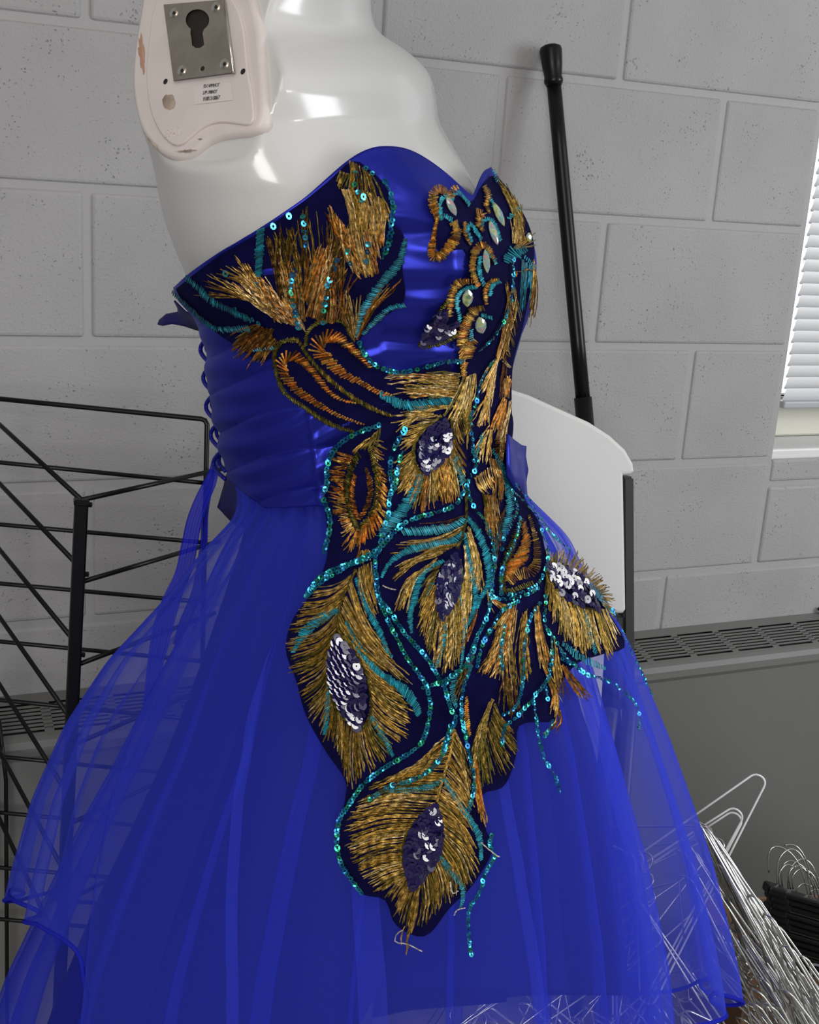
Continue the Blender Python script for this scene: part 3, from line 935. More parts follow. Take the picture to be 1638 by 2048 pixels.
ribbon('ribbon_end', [(430, 930), (418, 980), (410, 1030), (408, 1080), (402, 1130), (392, 1190), (366, 1250), (350, 1290)], [8, 13, 14, 15, 18, 22, 20, 10], lambda y: rd(y) + .012, M_ORGANZA, 5)

# ------------------------------------------------------------------ dress: skirt layers
skQ = table([(980, 1.35), (1200, 1.15), (1500, 1.0), (2300, .95)])
class Layer(Body): pass
sk1 = Layer(table([(960, 462), (985, 470), (1030, 474), (1060, 452), (1100, 412), (1200, 330), (1320, 217), (1450, 130), (1600, 62), (1700, 33), (1760, 15), (1850, -5), (2150, -60)]),
            table([(960, 1042), (985, 1052), (1030, 1092), (1075, 1130), (1110, 1144), (1150, 1166), (1200, 1206), (1300, 1260), (1390, 1298), (1480, 1336), (1620, 1386), (1720, 1420), (1850, 1452), (1950, 1474), (2150, 1500)]), skQ, zs=table([(960, 1.0), (1080, 1.0), (1450, .78), (2300, .78)]))
sk2 = Layer(table([(960, 468), (1030, 486), (1100, 442), (1200, 392), (1353, 312), (1536, 218), (1640, 158), (1800, 78), (1950, 4), (2200, -90)]),
            table([(960, 1036), (1030, 1072), (1100, 1115), (1200, 1160), (1300, 1180), (1500, 1238), (1700, 1282), (1900, 1318), (2200, 1350)]), skQ, zs=table([(960, 1.0), (1080, 1.0), (1450, .75), (2300, .75)]))
sk3 = Layer(table([(960, 474), (1030, 500), (1100, 480), (1200, 446), (1350, 392), (1500, 332), (1650, 262), (1800, 190), (2000, 108), (2200, 40)]),
            table([(960, 1030), (1030, 1050), (1100, 1080), (1200, 1105), (1300, 1130), (1500, 1196), (1700, 1236), (1960, 1266), (2200, 1290)]), skQ, zs=table([(960, 1.0), (1080, 1.0), (1450, .70), (2300, .70)]))

def skirt(name, B, mt, y0, hem, nfold, amp, gath, seed, rows=90, cols=560, sharp=1.15, parent=dress, grow=0):
    r_ = np.random.default_rng(seed)
    u = np.linspace(0, 1, cols, endpoint=False)
    base = THL + 2 * math.pi * u
    w1 = sum(r_.uniform(.2, .5) * np.sin(2 * math.pi * k * u + r_.uniform(0, 6.28)) for k in (1, 2, 3, 5))
    ph = 2 * math.pi * nfold * u + 1.6 * w1
    am = .74 + .26 * np.sin(2 * math.pi * 3 * u + r_.uniform(0, 6)) * np.sin(2 * math.pi * 5 * u + r_.uniform(0, 6))
    ph2 = 2 * math.pi * (nfold * 2 + 3) * u + r_.uniform(0, 6)
    hy = np.array([hem(t) for t in base])
    P = np.zeros((rows, cols, 3))
    for i in range(rows):
        v = (i / (rows - 1)) ** 1.1
        y = y0 * (1 - v) + hy * v
        k = np.clip((y - 1000) / 900, 0, 1.2)
        drift = .25 * np.sin(y / 240.0 + 5 * u)
        shift = sharp * am / nfold * np.sin(ph + drift) * np.clip(k * 2.2, .25, 1)
        t = base + shift
        A_ = amp * (.10 + k)
        g = A_ * am * np.cos(ph + drift) + gath * np.cos(ph2) * np.exp(-k * 4) + A_ * .25 * np.cos(ph2 + drift) * k
        P[i] = B.world(t, y, g - A_ + grow * np.clip((y - 1000) / 90, 0, 1) - 8 * np.clip((1060 - y) / 70, 0, 1))
    return grid(name, P, mt, parent)
def hem1(t):
    # short at the back left, longer to the front, rising again at the right in waves
    a = (t - THL) / math.pi              # 0 left silhouette, 1 right silhouette, 2 left again
    f = np.interp(a, [0, .10, .24, .42, .62, .80, .92, 1.0, 1.2, 1.7, 2], [1790, 1850, 2130, 2170, 2130, 2040, 1995, 1985, 1960, 1790, 1790])
    return f + 22 * math.sin(a * 34) * np.interp(a, [0, .55, .8, 1.2, 2], [.4, .2, 1, 1, .5])
def hem2(t):
    a = (t - THL) / math.pi
    return np.interp(a, [0, .5, .7, 1, 1.3, 2], [2190, 2190, 2150, 2075, 2050, 2190]) + 12 * math.sin(a * 29)
def hem3(t):
    a = (t - THL) / math.pi
    return np.interp(a, [0, .42, .47, .6, .9, 1.2, 2], [2150, 2150, 1975, 1976, 1992, 1990, 2150])
skirt('skirt_lining', sk3, M_LINING, 962, hem3, 15, 15, 5, 21, rows=50, cols=420, sharp=.9)
skirt('tulle_layer', sk2, M_TULLE2, 968, hem2, 19, 27, 8, 5, sharp=2.1)
t1 = skirt('tulle_layer', sk1, M_TULLE, 972, hem1, 15, 27, 9, 9, sharp=2.2, grow=9)
# corded hem of the outer layer
me = t1.data
hemv = [np.array(me.vertices[89 * 560 + j].co) for j in range(0, 560, 2)]
V, F = tube(hemv, .0022, 6, closed=True)
mesh('hem_cord', V, F, M_ORGANZA, dress, True)
# ------------------------------------------------------------------ embroidery
# The carrier is the smooth outside of the gown (bodice running into the front of the outer skirt);
# every thread, sequin and stone is laid on that surface.
def car_rows():
    ys = np.arange(270, 2080, 9.0)
    th = np.linspace(THL - .35, THR + .35, 200)
    out = []
    for y in ys:
        k = float(np.clip((y - 935) / 80, 0, 1)); k = k * k * (3 - 2 * k)
        xa, za = bod.local(th, y, 5.0)
        xb, zb = sk1.local(th, max(y, 985), 19.0)
        x = xa * (1 - k) + xb * k; z = za * (1 - k) + zb * k - 5 * k
        d = D0(y) + z * KM
        out.append(CAM + d[:, None] * (FW + RT * ((x[:, None] - 819) / FPX) - UP * ((y - 1024) / FPX)))
    return np.stack(out)
CR_ = car_rows()
nr_, nc_ = CR_.shape[:2]
bvh_car = BVHTree.FromPolygons([tuple(v) for v in CR_.reshape(-1, 3)],
    [(i * nc_ + j, (i + 1) * nc_ + j, (i + 1) * nc_ + j + 1, i * nc_ + j + 1) for i in range(nr_ - 1) for j in range(nc_ - 1)])
_cache = {}
def S(px, py, lift=0.0):
    """point and outward normal of the gown under a picture position"""
    key_ = (round(px * 2), round(py * 2))
    h = _cache.get(key_)
    if h is None:
        h = hit(bvh_car, px, py)
        if h is None:
            for k in range(1, 40):
                for sx, sy in ((-1, 0), (1, 0), (0, 1), (-1, 1)):
                    q = hit(bvh_car, px + sx * k * 2.5, py + sy * k * 2.5)
                    if q is not None:
                        dep = float((q[0] - CAM) @ FW) + k * .0006
                        h = (U(px, py, dep), q[1]); break
                if h is not None: break
            if h is None: h = (U(px, py, 1.05), -FW)
        nrm = h[1]
        if nrm @ (h[0] - CAM) > 0: nrm = -nrm
        h = (h[0], nrm)
        _cache[key_] = h
    return h[0] + h[1] * lift, h[1]

GOLD = (.50, .31, .062); OLIVE = (.13, .11, .016); ORANGE = (.62, .22, .03); BROWN = (.13, .05, .014); PALE = (.70, .52, .26); TEAL = (.012, .21, .29); TEALD = (.008, .10, .14); NAVY = (.02, .018, .10); CYAN = (.02, .33, .42)
def mixc(a, b, t): return tuple(a[i] * (1 - t) + b[i] * t for i in range(3))

def strand(B, pts, wpx, col, lift=.0012, wig=.8, n=None, taper=True):
    c = np.asarray(pts, float)
    n = n or max(4, min(14, int(plen(c) / 9)))
    c = cr(c, n)
    c = c + rng.normal(0, wig, c.shape) * np.linspace(.2, 1, n)[:, None]
    V = []
    Ps = [S(p[0], p[1], lift) for p in c]
    X = np.array([p[0] for p in Ps])
    T = np.gradient(X, axis=0)
    for i in range(n):
        t = T[i] / (np.linalg.norm(T[i]) + 1e-12); nn = Ps[i][1]
        s_ = np.cross(t, nn); s_ /= np.linalg.norm(s_) + 1e-12
        ww = wpx * KM * .5
        if taper: ww *= .45 + .55 * math.sin(math.pi * (.12 + .76 * i / (n - 1)))
        tw = .5 * ((i % 2) * 2 - 1)
        V += [X[i] - s_ * ww, X[i] + nn * ww * 1.15 + s_ * ww * tw, X[i] + s_ * ww]
    F = []
    for i in range(n - 1):
        a = i * 3; b = a + 3
        F += [(a, a + 1, b + 1, b), (a + 1, a + 2, b + 2, b + 1)]
    k = rng.uniform(.75, 1.5)
    B.add(V, F, None)
    for i in range(n):
        q = k * (rng.uniform(.35, .8) if (i + n) % 2 else rng.uniform(.8, 1.5))     # glints of the twisted thread put into its colour, bright and dark by turns
        B.C += [(col[0] * q, col[1] * q, col[2] * q, 1)] * 3

def pick(cols):
    a = cols[rng.integers(len(cols))]; b = cols[rng.integers(len(cols))]
    return mixc(a, b, rng.uniform(0, .6))

def fan(B, A, E, n, bend=0.0, cols=(GOLD, GOLD, OLIVE, PALE), w=4.2, j=3.5, wig=.8, short=.18, lift=.0013):
    w = w * .66; n = int(n * 1.2); j = j * 1.25
    """n threads from curve A to curve E; bend bows them sideways by that part of their length"""
    a = cr(A, n) if len(A) > 1 else np.repeat(np.array(A, float), n, 0)
    e = cr(E, n)
    for i in range(n):
        p = a[i] + rng.normal(0, 1.2, 2); q = e[i] + rng.normal(0, j, 2)
        q = p + (q - p) * (1 - abs(rng.normal(0, short * .5)))
        d = q - p; nn = np.array([-d[1], d[0]])
        mpt = (p + q) / 2 + nn * (bend + rng.normal(0, .015))
        strand(B, [p, mpt, q], w * rng.uniform(.75, 1.25), pick(cols), lift + rng.uniform(0, .0012), wig)

def band(B, path, wpx, cols=(TEAL, TEAL, CYAN), slant=.5, sp=3.9, w=3.0, lift=.0016, zig=True):
    """satin-stitch band: short slanted stitches across a path; wpx number or list"""
    L_ = plen(cr(path, 30)); n = max(4, int(L_ / sp)); c = cr(path, n)
    T = np.gradient(c, axis=0); T /= np.linalg.norm(T, axis=1)[:, None] + 1e-9
    ws = np.interp(np.linspace(0, 1, n), np.linspace(0, 1, len(wpx)), wpx) if not np.isscalar(wpx) else np.full(n, wpx)
    for i in range(n):
        nn = np.array([-T[i][1], T[i][0]]) + T[i] * slant
        h = nn * ws[i] * .5 * rng.uniform(.72, 1.2)
        strand(B, [c[i] - h, c[i], c[i] + h], w * rng.uniform(.8, 1.2), pick(cols), lift + rng.uniform(0, .0007), .4, 3, False)

def line(B, path, w, cols, lift=.002, wig=.6):
    strand(B, path, w, pick(cols), lift, wig, max(5, int(plen(path) / 8)), False)

LIGHT = np.array([2.6, -3.0, 2.66])
def seq_geo(px, py, rpx, lift, tilt=.35, glint=False, ns=9, hole=.34):
    P, N = S(px, py, lift)
    if glint:
        v = CAM - P; v /= np.linalg.norm(v); l = LIGHT - P; l /= np.linalg.norm(l)
        N2 = v + l; N2 /= np.linalg.norm(N2); N2 = N2 + rng.normal(0, .012, 3)
    else:
        N2 = N + rng.normal(0, tilt, 3)
    N2 /= np.linalg.norm(N2)
    a = np.cross(N2, UP); a /= np.linalg.norm(a); b = np.cross(N2, a)
    r = rpx * KM
    V = []; F = []
    for rr, hh in ((1, 0), (hole, -.02 if glint else -.12)):
        for i in range(ns):
            t = 2 * math.pi * i / ns
            V.append(P + r * rr * (math.cos(t) * a + math.sin(t) * b) + N2 * hh * r)
    for i in range(ns):
        j2 = (i + 1) % ns
        F.append((i, j2, ns + j2, ns + i))
    return V, F

SEQC = [(.012, .20, .34), (.015, .27, .42), (.010, .14, .38), (.015, .27, .28), (.01, .17, .29), (.02, .28, .46), (.02, .32, .18), (.03, .30, .42)]
SEQD = [(.006, .14, .18), (.008, .2, .2), (.006, .12, .2)]
def sequins(B, path, r=4.6, sp=6.6, glint=.05, pal=None, lift=.0034, jit=.8, tilt=.38):
    L_ = plen(cr(path, 40)); n = max(2, int(L_ / sp)); c = cr(path, n)
    for i in range(n):
        g = rng.random() < glint
        p = c[i] + rng.normal(0, jit, 2)
        V, F = seq_geo(p[0], p[1], r * rng.uniform(.9, 1.12) * (1.2 if g else 1), lift + rng.uniform(0, .0007), tilt, g)
        q = (pal or SEQC)[rng.integers(len(pal or SEQC))]; k = rng.uniform(.7, 1.3)
        B.add(V, F, (q[0] * k, q[1] * k, q[2] * k, 1))

# ---- dark net behind the threads
def inside(poly, x, y):
    p = np.asarray(poly, float); c = False; j = len(p) - 1
    for i in range(len(p)):
        if (p[i][1] > y) != (p[j][1] > y) and x < (p[j][0] - p[i][0]) * (y - p[i][1]) / (p[j][1] - p[i][1]) + p[i][0]: c = not c
        j = i
    return c
from mathutils.geometry import delaunay_2d_cdt
def net(name, poly, lift=.0004, st=9, mt=None):
    p = [tuple(q) for q in poly]; n = len(p)
    a = np.array(p); x0, y0 = a.min(0); x1, y1 = a.max(0)
    pts = list(p)
    for y in np.arange(y0 + 4, y1, st):
        for x in np.arange(x0 + 4, x1, st):
            if inside(p, x, y) and np.min(np.hypot(a[:, 0] - x, a[:, 1] - y)) > 4: pts.append((x, y))
    r = delaunay_2d_cdt([Vector(q) for q in pts], [(k, (k + 1) % n) for k in range(n)], [], 0, .01)
    V = [S(v.x, v.y, lift)[0] for v in r[0]]
    F = [f for f in r[2] if inside(p, sum(r[0][k].x for k in f) / 3, sum(r[0][k].y for k in f) / 3)]
    return mesh(name, V, F, mt or M_NET, dress, True)
net('applique_net', cr([(352, 578), (430, 518), (520, 464), (600, 408), (655, 364), (705, 322), (745, 345), (775, 380), (788, 450), (808, 470), (805, 540), (808, 600), (760, 640), (716, 686), (748, 728), (790, 745), (880, 728), (905, 740), (880, 800), (780, 835), (700, 862), (610, 816), (560, 760), (550, 718), (520, 722), (470, 690), (420, 655), (372, 610), (352, 578)], 120)[:-1])
net('applique_net', cr([(866, 388), (900, 384), (944, 404), (964, 372), (990, 352), (1038, 412), (1068, 500), (1048, 640), (1024, 740), (1020, 900), (980, 930), (925, 900), (915, 740), (930, 690), (900, 668), (845, 686), (880, 612), (935, 556), (930, 500), (880, 506), (868, 470), (866, 388)], 120)[:-1])
net('applique_net', cr([(752, 840), (860, 800), (930, 760), (1020, 820), (1022, 920), (1050, 1000), (1080, 1050), (1095, 1110), (1150, 1140), (1205, 1210), (1250, 1290), (1200, 1310), (1150, 1330), (1110, 1390), (1112, 1440), (1040, 1450), (1032, 1510), (1008, 1572), (962, 1592), (972, 1660), (985, 1700), (945, 1770), (900, 1815), (850, 1872), (792, 1850), (770, 1800), (725, 1788), (692, 1750), (674, 1690), (690, 1600), (690, 1560), (650, 1500), (612, 1430), (592, 1360), (572, 1300), (585, 1240), (620, 1190), (655, 1110), (650, 1000), (656, 910), (700, 868), (752, 840)], 200)[:-1])

class Feather:
    """one motif of the applique: gold threads, coloured stitches, the sequins of its eye"""
    def __init__(s, base=None): s.g = MB(); s.t = MB(); s.q = MB(); s.eyes = []
    def close(s):
        o = s.g.build('feather', M_THREAD, dress)
        o['kind'] = 'stuff'
        if s.t.V: s.t.build('teal_stitching', M_FLOSS, o)['kind'] = 'stuff'
        if s.q.V: s.q.build('sequin_trim', M_SEQ, o)['kind'] = 'stuff'
        for (V, c) in s.eyes:
            pass
        return o
# one purple sequin shared by every eye
_r = 1.0
Vs = []; Fs = []
for rr, hh in ((1, 0), (.6, 0), (.2, 0)):
    for i in range(12):
        t = 2 * math.pi * i / 12; Vs.append((rr * math.cos(t), rr * math.sin(t), hh))
for k in range(2):
    for i in range(12): Fs.append((k * 12 + i, k * 12 + (i + 1) % 12, (k + 1) * 12 + (i + 1) % 12, (k + 1) * 12 + i))
ME_SEQ = bpy.data.meshes.new('sequin'); ME_SEQ.from_pydata(Vs, [], Fs); ME_SEQ.materials.append(M_SEQP)
def eye(parent, top, botm, half, r=8.0, glint=.2, gfun=None, skew=0.0, lift=.0042):
    """overlapping rows of purple sequins filling a lens from top to botm"""
    a = np.array(top, float); b = np.array(botm, float); ax = b - a; L_ = np.linalg.norm(ax); ax /= L_
    nn = np.array([-ax[1], ax[0]])
    rows = int(L_ / (r * 1.02))
    for i in range(rows):
        u = (i + .5) / rows
        wd = half * math.sin(math.pi * u ** .92) ** .8
        n = max(1, int(round(2 * wd / (r * 1.25))))
        for k in range(n):
            s_ = ((k + .5) / n - .5) * 2 * (wd - r * .3) + (r * .3 if i % 2 else 0)
            p = a + ax * L_ * u + nn * (s_ + skew * wd)
            g = rng.random() < (gfun(u, s_ / max(1, wd)) if gfun else glint)
            P, N = S(p[0], p[1], lift + .0008 * (1 - u) + rng.uniform(0, .0004))
            if g:
                v = CAM - P; v /= np.linalg.norm(v); l = LIGHT - P; l /= np.linalg.norm(l); N2 = v + l
                N2 /= np.linalg.norm(N2); N2 = N2 + rng.normal(0, .014, 3)
            else:
                N2 = N + rng.normal(0, .22, 3) - UP * .12
            N2 /= np.linalg.norm(N2)
            X = np.cross(UP, N2); X /= np.linalg.norm(X); Y = np.cross(N2, X)
            o = bpy.data.objects.new('sequin', ME_SEQ); COL.objects.link(o); o.parent = parent
            M = Matrix.Identity(4); s3 = r * KM * rng.uniform(.92, 1.08)
            for q in range(3): M[q][0], M[q][1], M[q][2], M[q][3] = X[q] * s3, Y[q] * s3, N2[q] * s3, P[q]
            o.matrix_world = M

GO = (GOLD, GOLD, OLIVE, GOLD, PALE); OL = (OLIVE, OLIVE, GOLD); BR = (BROWN, BROWN, GOLD, ORANGE); OR = (ORANGE, GOLD, BROWN); PL = (PALE, GOLD, GOLD, ORANGE)

# ---- F1: large feather low on the left
f = Feather(); g = f.g
rach = [(712, 1138), (691, 1183), (680, 1214), (674, 1265)]
fan(g, [(708, 1146), (690, 1184), (684, 1205)], [(630, 1180), (606, 1215), (584, 1248)], 16, -.10, GO)
fan(g, [(688, 1190), (680, 1215), (674, 1250), (672, 1275)], [(590, 1235), (572, 1288), (578, 1306), (588, 1335)], 26, -.12, OL + GO)
fan(g, [(672, 1275), (662, 1320), (660, 1360)], [(586, 1330), (596, 1362), (608, 1398), (622, 1425)], 24, -.10, OL + GO)
fan(g, [(660, 1360), (664, 1400), (682, 1430)], [(618, 1420), (628, 1446), (650, 1470), (682, 1515)], 22, -.05, GO)
fan(g, [(672, 1400), (690, 1440), (722, 1455)], [(664, 1455), (684, 1518), (702, 1582), (724, 1548)], 26, .02, OL + GO)
fan(g, [(706, 1452), (726, 1452), (738, 1430)], [(716, 1560), (746, 1538), (770, 1520), (794, 1494)], 24, .05, OL + GO)
fan(g, [(738, 1432), (740, 1390), (732, 1350)], [(800, 1482), (816, 1462), (824, 1424)], 28, .06, GO)
fan(g, [(732, 1350), (715, 1300), (702, 1280)], [(824, 1420), (812, 1400), (770, 1372)], 22, .08, OL + GO)
fan(g, [(676, 1240), (684, 1215), (692, 1190)], [(760, 1345), (792, 1352), (826, 1368)], 22, .07, GO)
fan(g, [(672, 1262), (678, 1240)], [(735, 1345), (760, 1350)], 10, .05, OL)
fan(g, [(694, 1180), (704, 1160)], [(788, 1340), (778, 1310)], 10, .07, GO)
fan(g, [(714, 1140), (728, 1130), (745, 1124)], [(742, 1232), (752, 1240), (756, 1215)], 14, .04, GO)
fan(g, [(720, 1100), (742, 1100)], [(706, 1132), (738, 1124)], 8, 0, PL)
line(g, rach, 5, (OLIVE, GOLD)); line(g, [(674, 1265), (662, 1310), (658, 1360), (672, 1415), (715, 1456)], 5, (OLIVE,)); line(g, [(676, 1268), (712, 1300), (736, 1360), (742, 1420), (724, 1456)], 5, (OLIVE,))
band(f.t, [(676, 1220), (642, 1238), (612, 1264), (588, 1303)], [10, 20, 20, 7])
band(f.t, [(712, 1158), (730, 1208), (758, 1262), (774, 1300), (783, 1312)], [7, 11, 13, 12, 6])
band(f.t, [(692, 1245), (714, 1290), (752, 1338), (800, 1372), (824, 1398), (838, 1427)], [6, 14, 15, 15, 20, 14])
band(f.t, [(659, 1372), (655, 1420), (651, 1466)], [8, 11, 8]); band(f.t, [(742, 1432), (768, 1475), (785, 1510)], [8, 14, 7])
o = f.close()
eye(o, (675, 1270), (718, 1456), 36, 8.2, gfun=lambda u, s: .92 if u < .55 + .12 * s else (.45 if s > -.1 else .12))

# ---- F2: bottom feather
f = Feather(); g = f.g
rach = [(906, 1456), (901, 1496), (893, 1529), (881, 1569), (871, 1604)]
fan(g, [(905, 1462), (898, 1510), (890, 1540)], [(842, 1552), (800, 1560), (752, 1568)], 22, .10, PL + GO)
fan(g, [(888, 1545), (878, 1575), (870, 1600)], [(745, 1572), (720, 1600), (703, 1632)], 24, .09, GO)
fan(g, [(868, 1605), (838, 1630), (815, 1660)], [(700, 1612), (692, 1652), (694, 1690)], 24, .06, GO)
fan(g, [(815, 1655), (806, 1685), (806, 1710)], [(694, 1688), (704, 1715), (713, 1733)], 20, .05, GO)
fan(g, [(806, 1705), (810, 1735), (818, 1755)], [(712, 1730), (738, 1770), (766, 1784)], 22, .03, OL + GO)
fan(g, [(814, 1745), (824, 1768), (842, 1765)], [(768, 1786), (786, 1805), (803, 1846), (822, 1866)], 28, .02, OL + GO)
fan(g, [(834, 1768), (862, 1740), (876, 1715)], [(822, 1862), (850, 1850), (880, 1815), (902, 1796)], 30, -.05, OL + GO)
fan(g, [(878, 1715), (882, 1680), (878, 1650)], [(905, 1795), (932, 1775), (952, 1752)], 26, -.08, OL + GO)
fan(g, [(878, 1650), (874, 1610), (878, 1585)], [(955, 1740), (948, 1700), (935, 1655)], 30, -.08, OL + GO)
fan(g, [(878, 1600), (890, 1550), (900, 1510)], [(936, 1650), (940, 1620), (938, 1595)], 26, -.06, GO)
fan(g, [(900, 1500), (906, 1470), (908, 1456)], [(938, 1596), (940, 1560), (926, 1500)], 20, -.05, GO)
fan(g, [(948, 1510), (952, 1515)], [(958, 1640), (972, 1658)], 8, .02, (GOLD, ORANGE)); fan(g, [(812, 1850), (826, 1850)], [(804, 1895), (812, 1905)], 3, .1, (GOLD,))
line(g, rach, 5, (OLIVE, GOLD))
line(g, [(868, 1606), (820, 1655), (806, 1690), (808, 1735), (824, 1772)], 6, (OLIVE,)); line(g, [(868, 1606), (880, 1650), (878, 1700), (850, 1745), (824, 1772)], 6, (OLIVE,))
band(f.t, [(884, 1560), (848, 1575), (815, 1579), (770, 1578)], [9, 13, 12, 10])
band(f.t, [(888, 1558), (914, 1603), (936, 1633), (957, 1673), (961, 1718)], [6, 10, 12, 13, 6])
band(f.t, [(876, 1706), (899, 1740), (920, 1764), (925, 1792), (919, 1815)], [6, 14, 13, 10, 6])
o = f.close()
eye(o, (868, 1608), (824, 1776), 37, 8.0, gfun=lambda u, s: .03 if u < .45 else (.14 if abs(s) < .6 and u < .8 else .07))

# ---- F3: middle feather with its eye at the waist
f = Feather(); g = f.g
fan(g, [(878, 832), (850, 826), (822, 832)], [(800, 826), (792, 842), (800, 866)], 34, .0, GO, short=.6, j=6)
fan(g, [(905, 812), (880, 815)], [(830, 822), (806, 838)], 26, .03, GO, short=.5, j=6)
fan(g, [(872, 838), (848, 856), (830, 880)], [(800, 850), (800, 872), (806, 900)], 34, .0, GO, short=.5, j=6)
fan(g, [(826, 895), (826, 915), (832, 935)], [(786, 930), (790, 968), (798, 994)], 26, -.02, GO)
fan(g, [(832, 930), (845, 950), (866, 935)], [(800, 985), (828, 1020), (848, 1028), (870, 1012)], 36, .0, GO + (ORANGE,))
fan(g, [(862, 938), (882, 905), (888, 880)], [(872, 1012), (906, 1008), (918, 990)], 30, -.04, GO + (ORANGE,))
fan(g, [(926, 752), (936, 750), (950, 746)], [(886, 840), (900, 850), (935, 812)], 24, -.04, GO)
fan(g, [(892, 835), (902, 830), (932, 800)], [(906, 905), (930, 880), (935, 850)], 22, .05, OL + GO)
fan(g, [(884, 840), (892, 870), (906, 880)], [(905, 930), (922, 962), (930, 920)], 22, .03, OL + (ORANGE, GOLD))
fan(g, [(915, 748), (912, 775), (902, 795)], [(842, 752), (800, 772), (790, 792)], 40, .03, GO, short=.5, j=5)
fan(g, [(905, 752), (905, 790)], [(748, 745), (795, 796)], 9, .06, (PALE, ORANGE))
band(g, [(918, 700), (922, 725), (925, 752)], [14, 10, 8], (ORANGE, GOLD), .8)
line(g, [(925, 750), (905, 800), (884, 830)], 6, (OLIVE,)); line(g, [(879, 830), (835, 870), (824, 905), (835, 945), (850, 950)], 7, (OLIVE,))
band(f.t, [(759, 787), (789, 803), (822, 810), (870, 802), (899, 797)], [12, 20, 22, 20, 16])
band(f.t, [(889, 876), (906, 911), (917, 944), (922, 968)], [10, 17, 17, 12])
band(f.t, [(838, 952), (826, 984), (804, 1021), (778, 1050), (762, 1074)], [12, 19, 24, 26, 16])
o = f.close()
eye(o, (882, 836), (846, 948), 33, 7.4, gfun=lambda u, s: .7 if (s < -.35 and .2 < u < .6) else (.4 if u > .72 and s > -.3 else .05))

# ---- F4: brown diamond at the left of the waist
f = Feather(); g = f.g
fan(g, [(706, 912), (688, 950), (690, 1000)], [(664, 905), (660, 960), (662, 990)], 42, .0, BR, short=.55, j=5)
fan(g, [(690, 1000), (700, 1040)], [(662, 992), (674, 1040)], 18, 0, BR + (PALE,), short=.3)
fan(g, [(700, 1040), (712, 1066)], [(678, 1042), (694, 1102)], 16, 0, (ORANGE, GOLD, PALE))
fan(g, [(712, 1064), (728, 1052), (748, 1022)], [(696, 1102), (728, 1088), (768, 1058)], 30, 0, (ORANGE, ORANGE, GOLD))
fan(g, [(748, 1022), (754, 980), (750, 940)], [(770, 1050), (774, 1000), (772, 955)], 34, 0, OR + (GOLD,))
fan(g, [(748, 935), (742, 905), (745, 880)], [(770, 955), (762, 925), (765, 890)], 14, 0, PL)
band(g, [(716, 908), (700, 940), (694, 985), (700, 1020), (716, 1062)], 13, (OLIVE, OLIVE, (.03, .03, .008)), -.6)
band(g, [(716, 1064), (736, 1040), (750, 1010), (754, 970), (748, 930), (740, 895)], 12, (OLIVE, OLIVE, (.03, .03, .008)), .6)
band(g, [(709, 952), (703, 985), (706, 1015), (717, 1040)], [9, 11, 14, 10], (ORANGE, BROWN), -.7)
band(g, [(721, 1038), (734, 1012), (740, 985), (736, 955), (730, 935)], [8, 10, 12, 11, 6], (BROWN, ORANGE, BROWN), .7)
fan(g, [(730, 880), (745, 870), (760, 850)], [(700, 905), (725, 900), (748, 900)], 20, 0, OL)
f.close()

# ---- F5: dark-eyed feather in the middle of the skirt
f = Feather(); g = f.g
fan(g, [(926, 1034), (926, 1040)], [(813, 1054), (815, 1060)], 3, -.06, (PALE, BROWN), wig=.4)
fan(g, [(924, 1054), (922, 1064)], [(800, 1086), (780, 1102)], 6, -.08, (GOLD, PALE, BROWN), wig=.5)
fan(g, [(915, 1088), (895, 1098), (880, 1105)], [(845, 1106), (805, 1128), (790, 1140)], 26, .06, GO)
fan(g, [(885, 1105), (870, 1112)], [(792, 1142), (776, 1168)], 14, .10, GO)
fan(g, [(872, 1118), (862, 1130)], [(806, 1222), (786, 1222)], 16, .14, GO)
fan(g, [(880, 1126), (868, 1160), (868, 1190)], [(846, 1140), (840, 1180), (836, 1272)], 22, .04, GO + OL)
fan(g, [(868, 1180), (872, 1215), (880, 1235)], [(838, 1262), (856, 1306), (866, 1332)], 22, .02, GO + OL)
fan(g, [(878, 1235), (895, 1230), (912, 1200)], [(868, 1330), (886, 1346), (918, 1322)], 26, -.02, GO + OL)
fan(g, [(915, 1180), (920, 1150), (918, 1120)], [(922, 1310), (926, 1270), (926, 1240)], 16, -.02, OL + GO)
fan(g, [(934, 1056), (938, 1064), (930, 1070)], [(964, 1192), (956, 1196), (946, 1160)], 20, -.05, GO)
fan(g, [(926, 1090), (930, 1120)], [(938, 1230), (928, 1240)], 14, -.03, GO)
line(g, [(929, 985), (930, 1030), (924, 1067), (912, 1098)], 6, (OLIVE, GOLD)); line(g, [(904, 1112), (872, 1175), (880, 1236)], 6, (OLIVE,)); line(g, [(906, 1112), (922, 1165), (884, 1238)], 6, (OLIVE,))
band(f.t, [(927, 1042), (896, 1058), (850, 1064), (804, 1067)], [14, 18, 17, 14])
band(f.t, [(925, 1068), (896, 1085), (835, 1095), (798, 1110), (775, 1130), (763, 1154)], [12, 16, 16, 14, 10, 6])
band(f.t, [(884, 1122), (853, 1137), (836, 1162), (827, 1198), (819, 1229), (822, 1264)], [8, 13, 16, 15, 11, 7])
band(f.t, [(927, 1070), (935, 1122), (948, 1183), (942, 1229), (927, 1255)], [7, 13, 13, 12, 7])
band(f.t, [(933, 1038), (957, 1076), (972, 1122), (976, 1168), (958, 1196), (952, 1216)], [7, 15, 16, 15, 14, 6])
band(f.t, [(888, 1250), (883, 1290), (872, 1332)], [7, 13, 7]); band(f.t, [(917, 1190), (926, 1238), (923, 1305), (920, 1334)], [6, 8, 8, 5]); band(f.t, [(862, 1168), (852, 1190)], [7, 7])
band(f.t, [(912, 1340), (903, 1378), (911, 1412)], [8, 12, 8])
o = f.close()
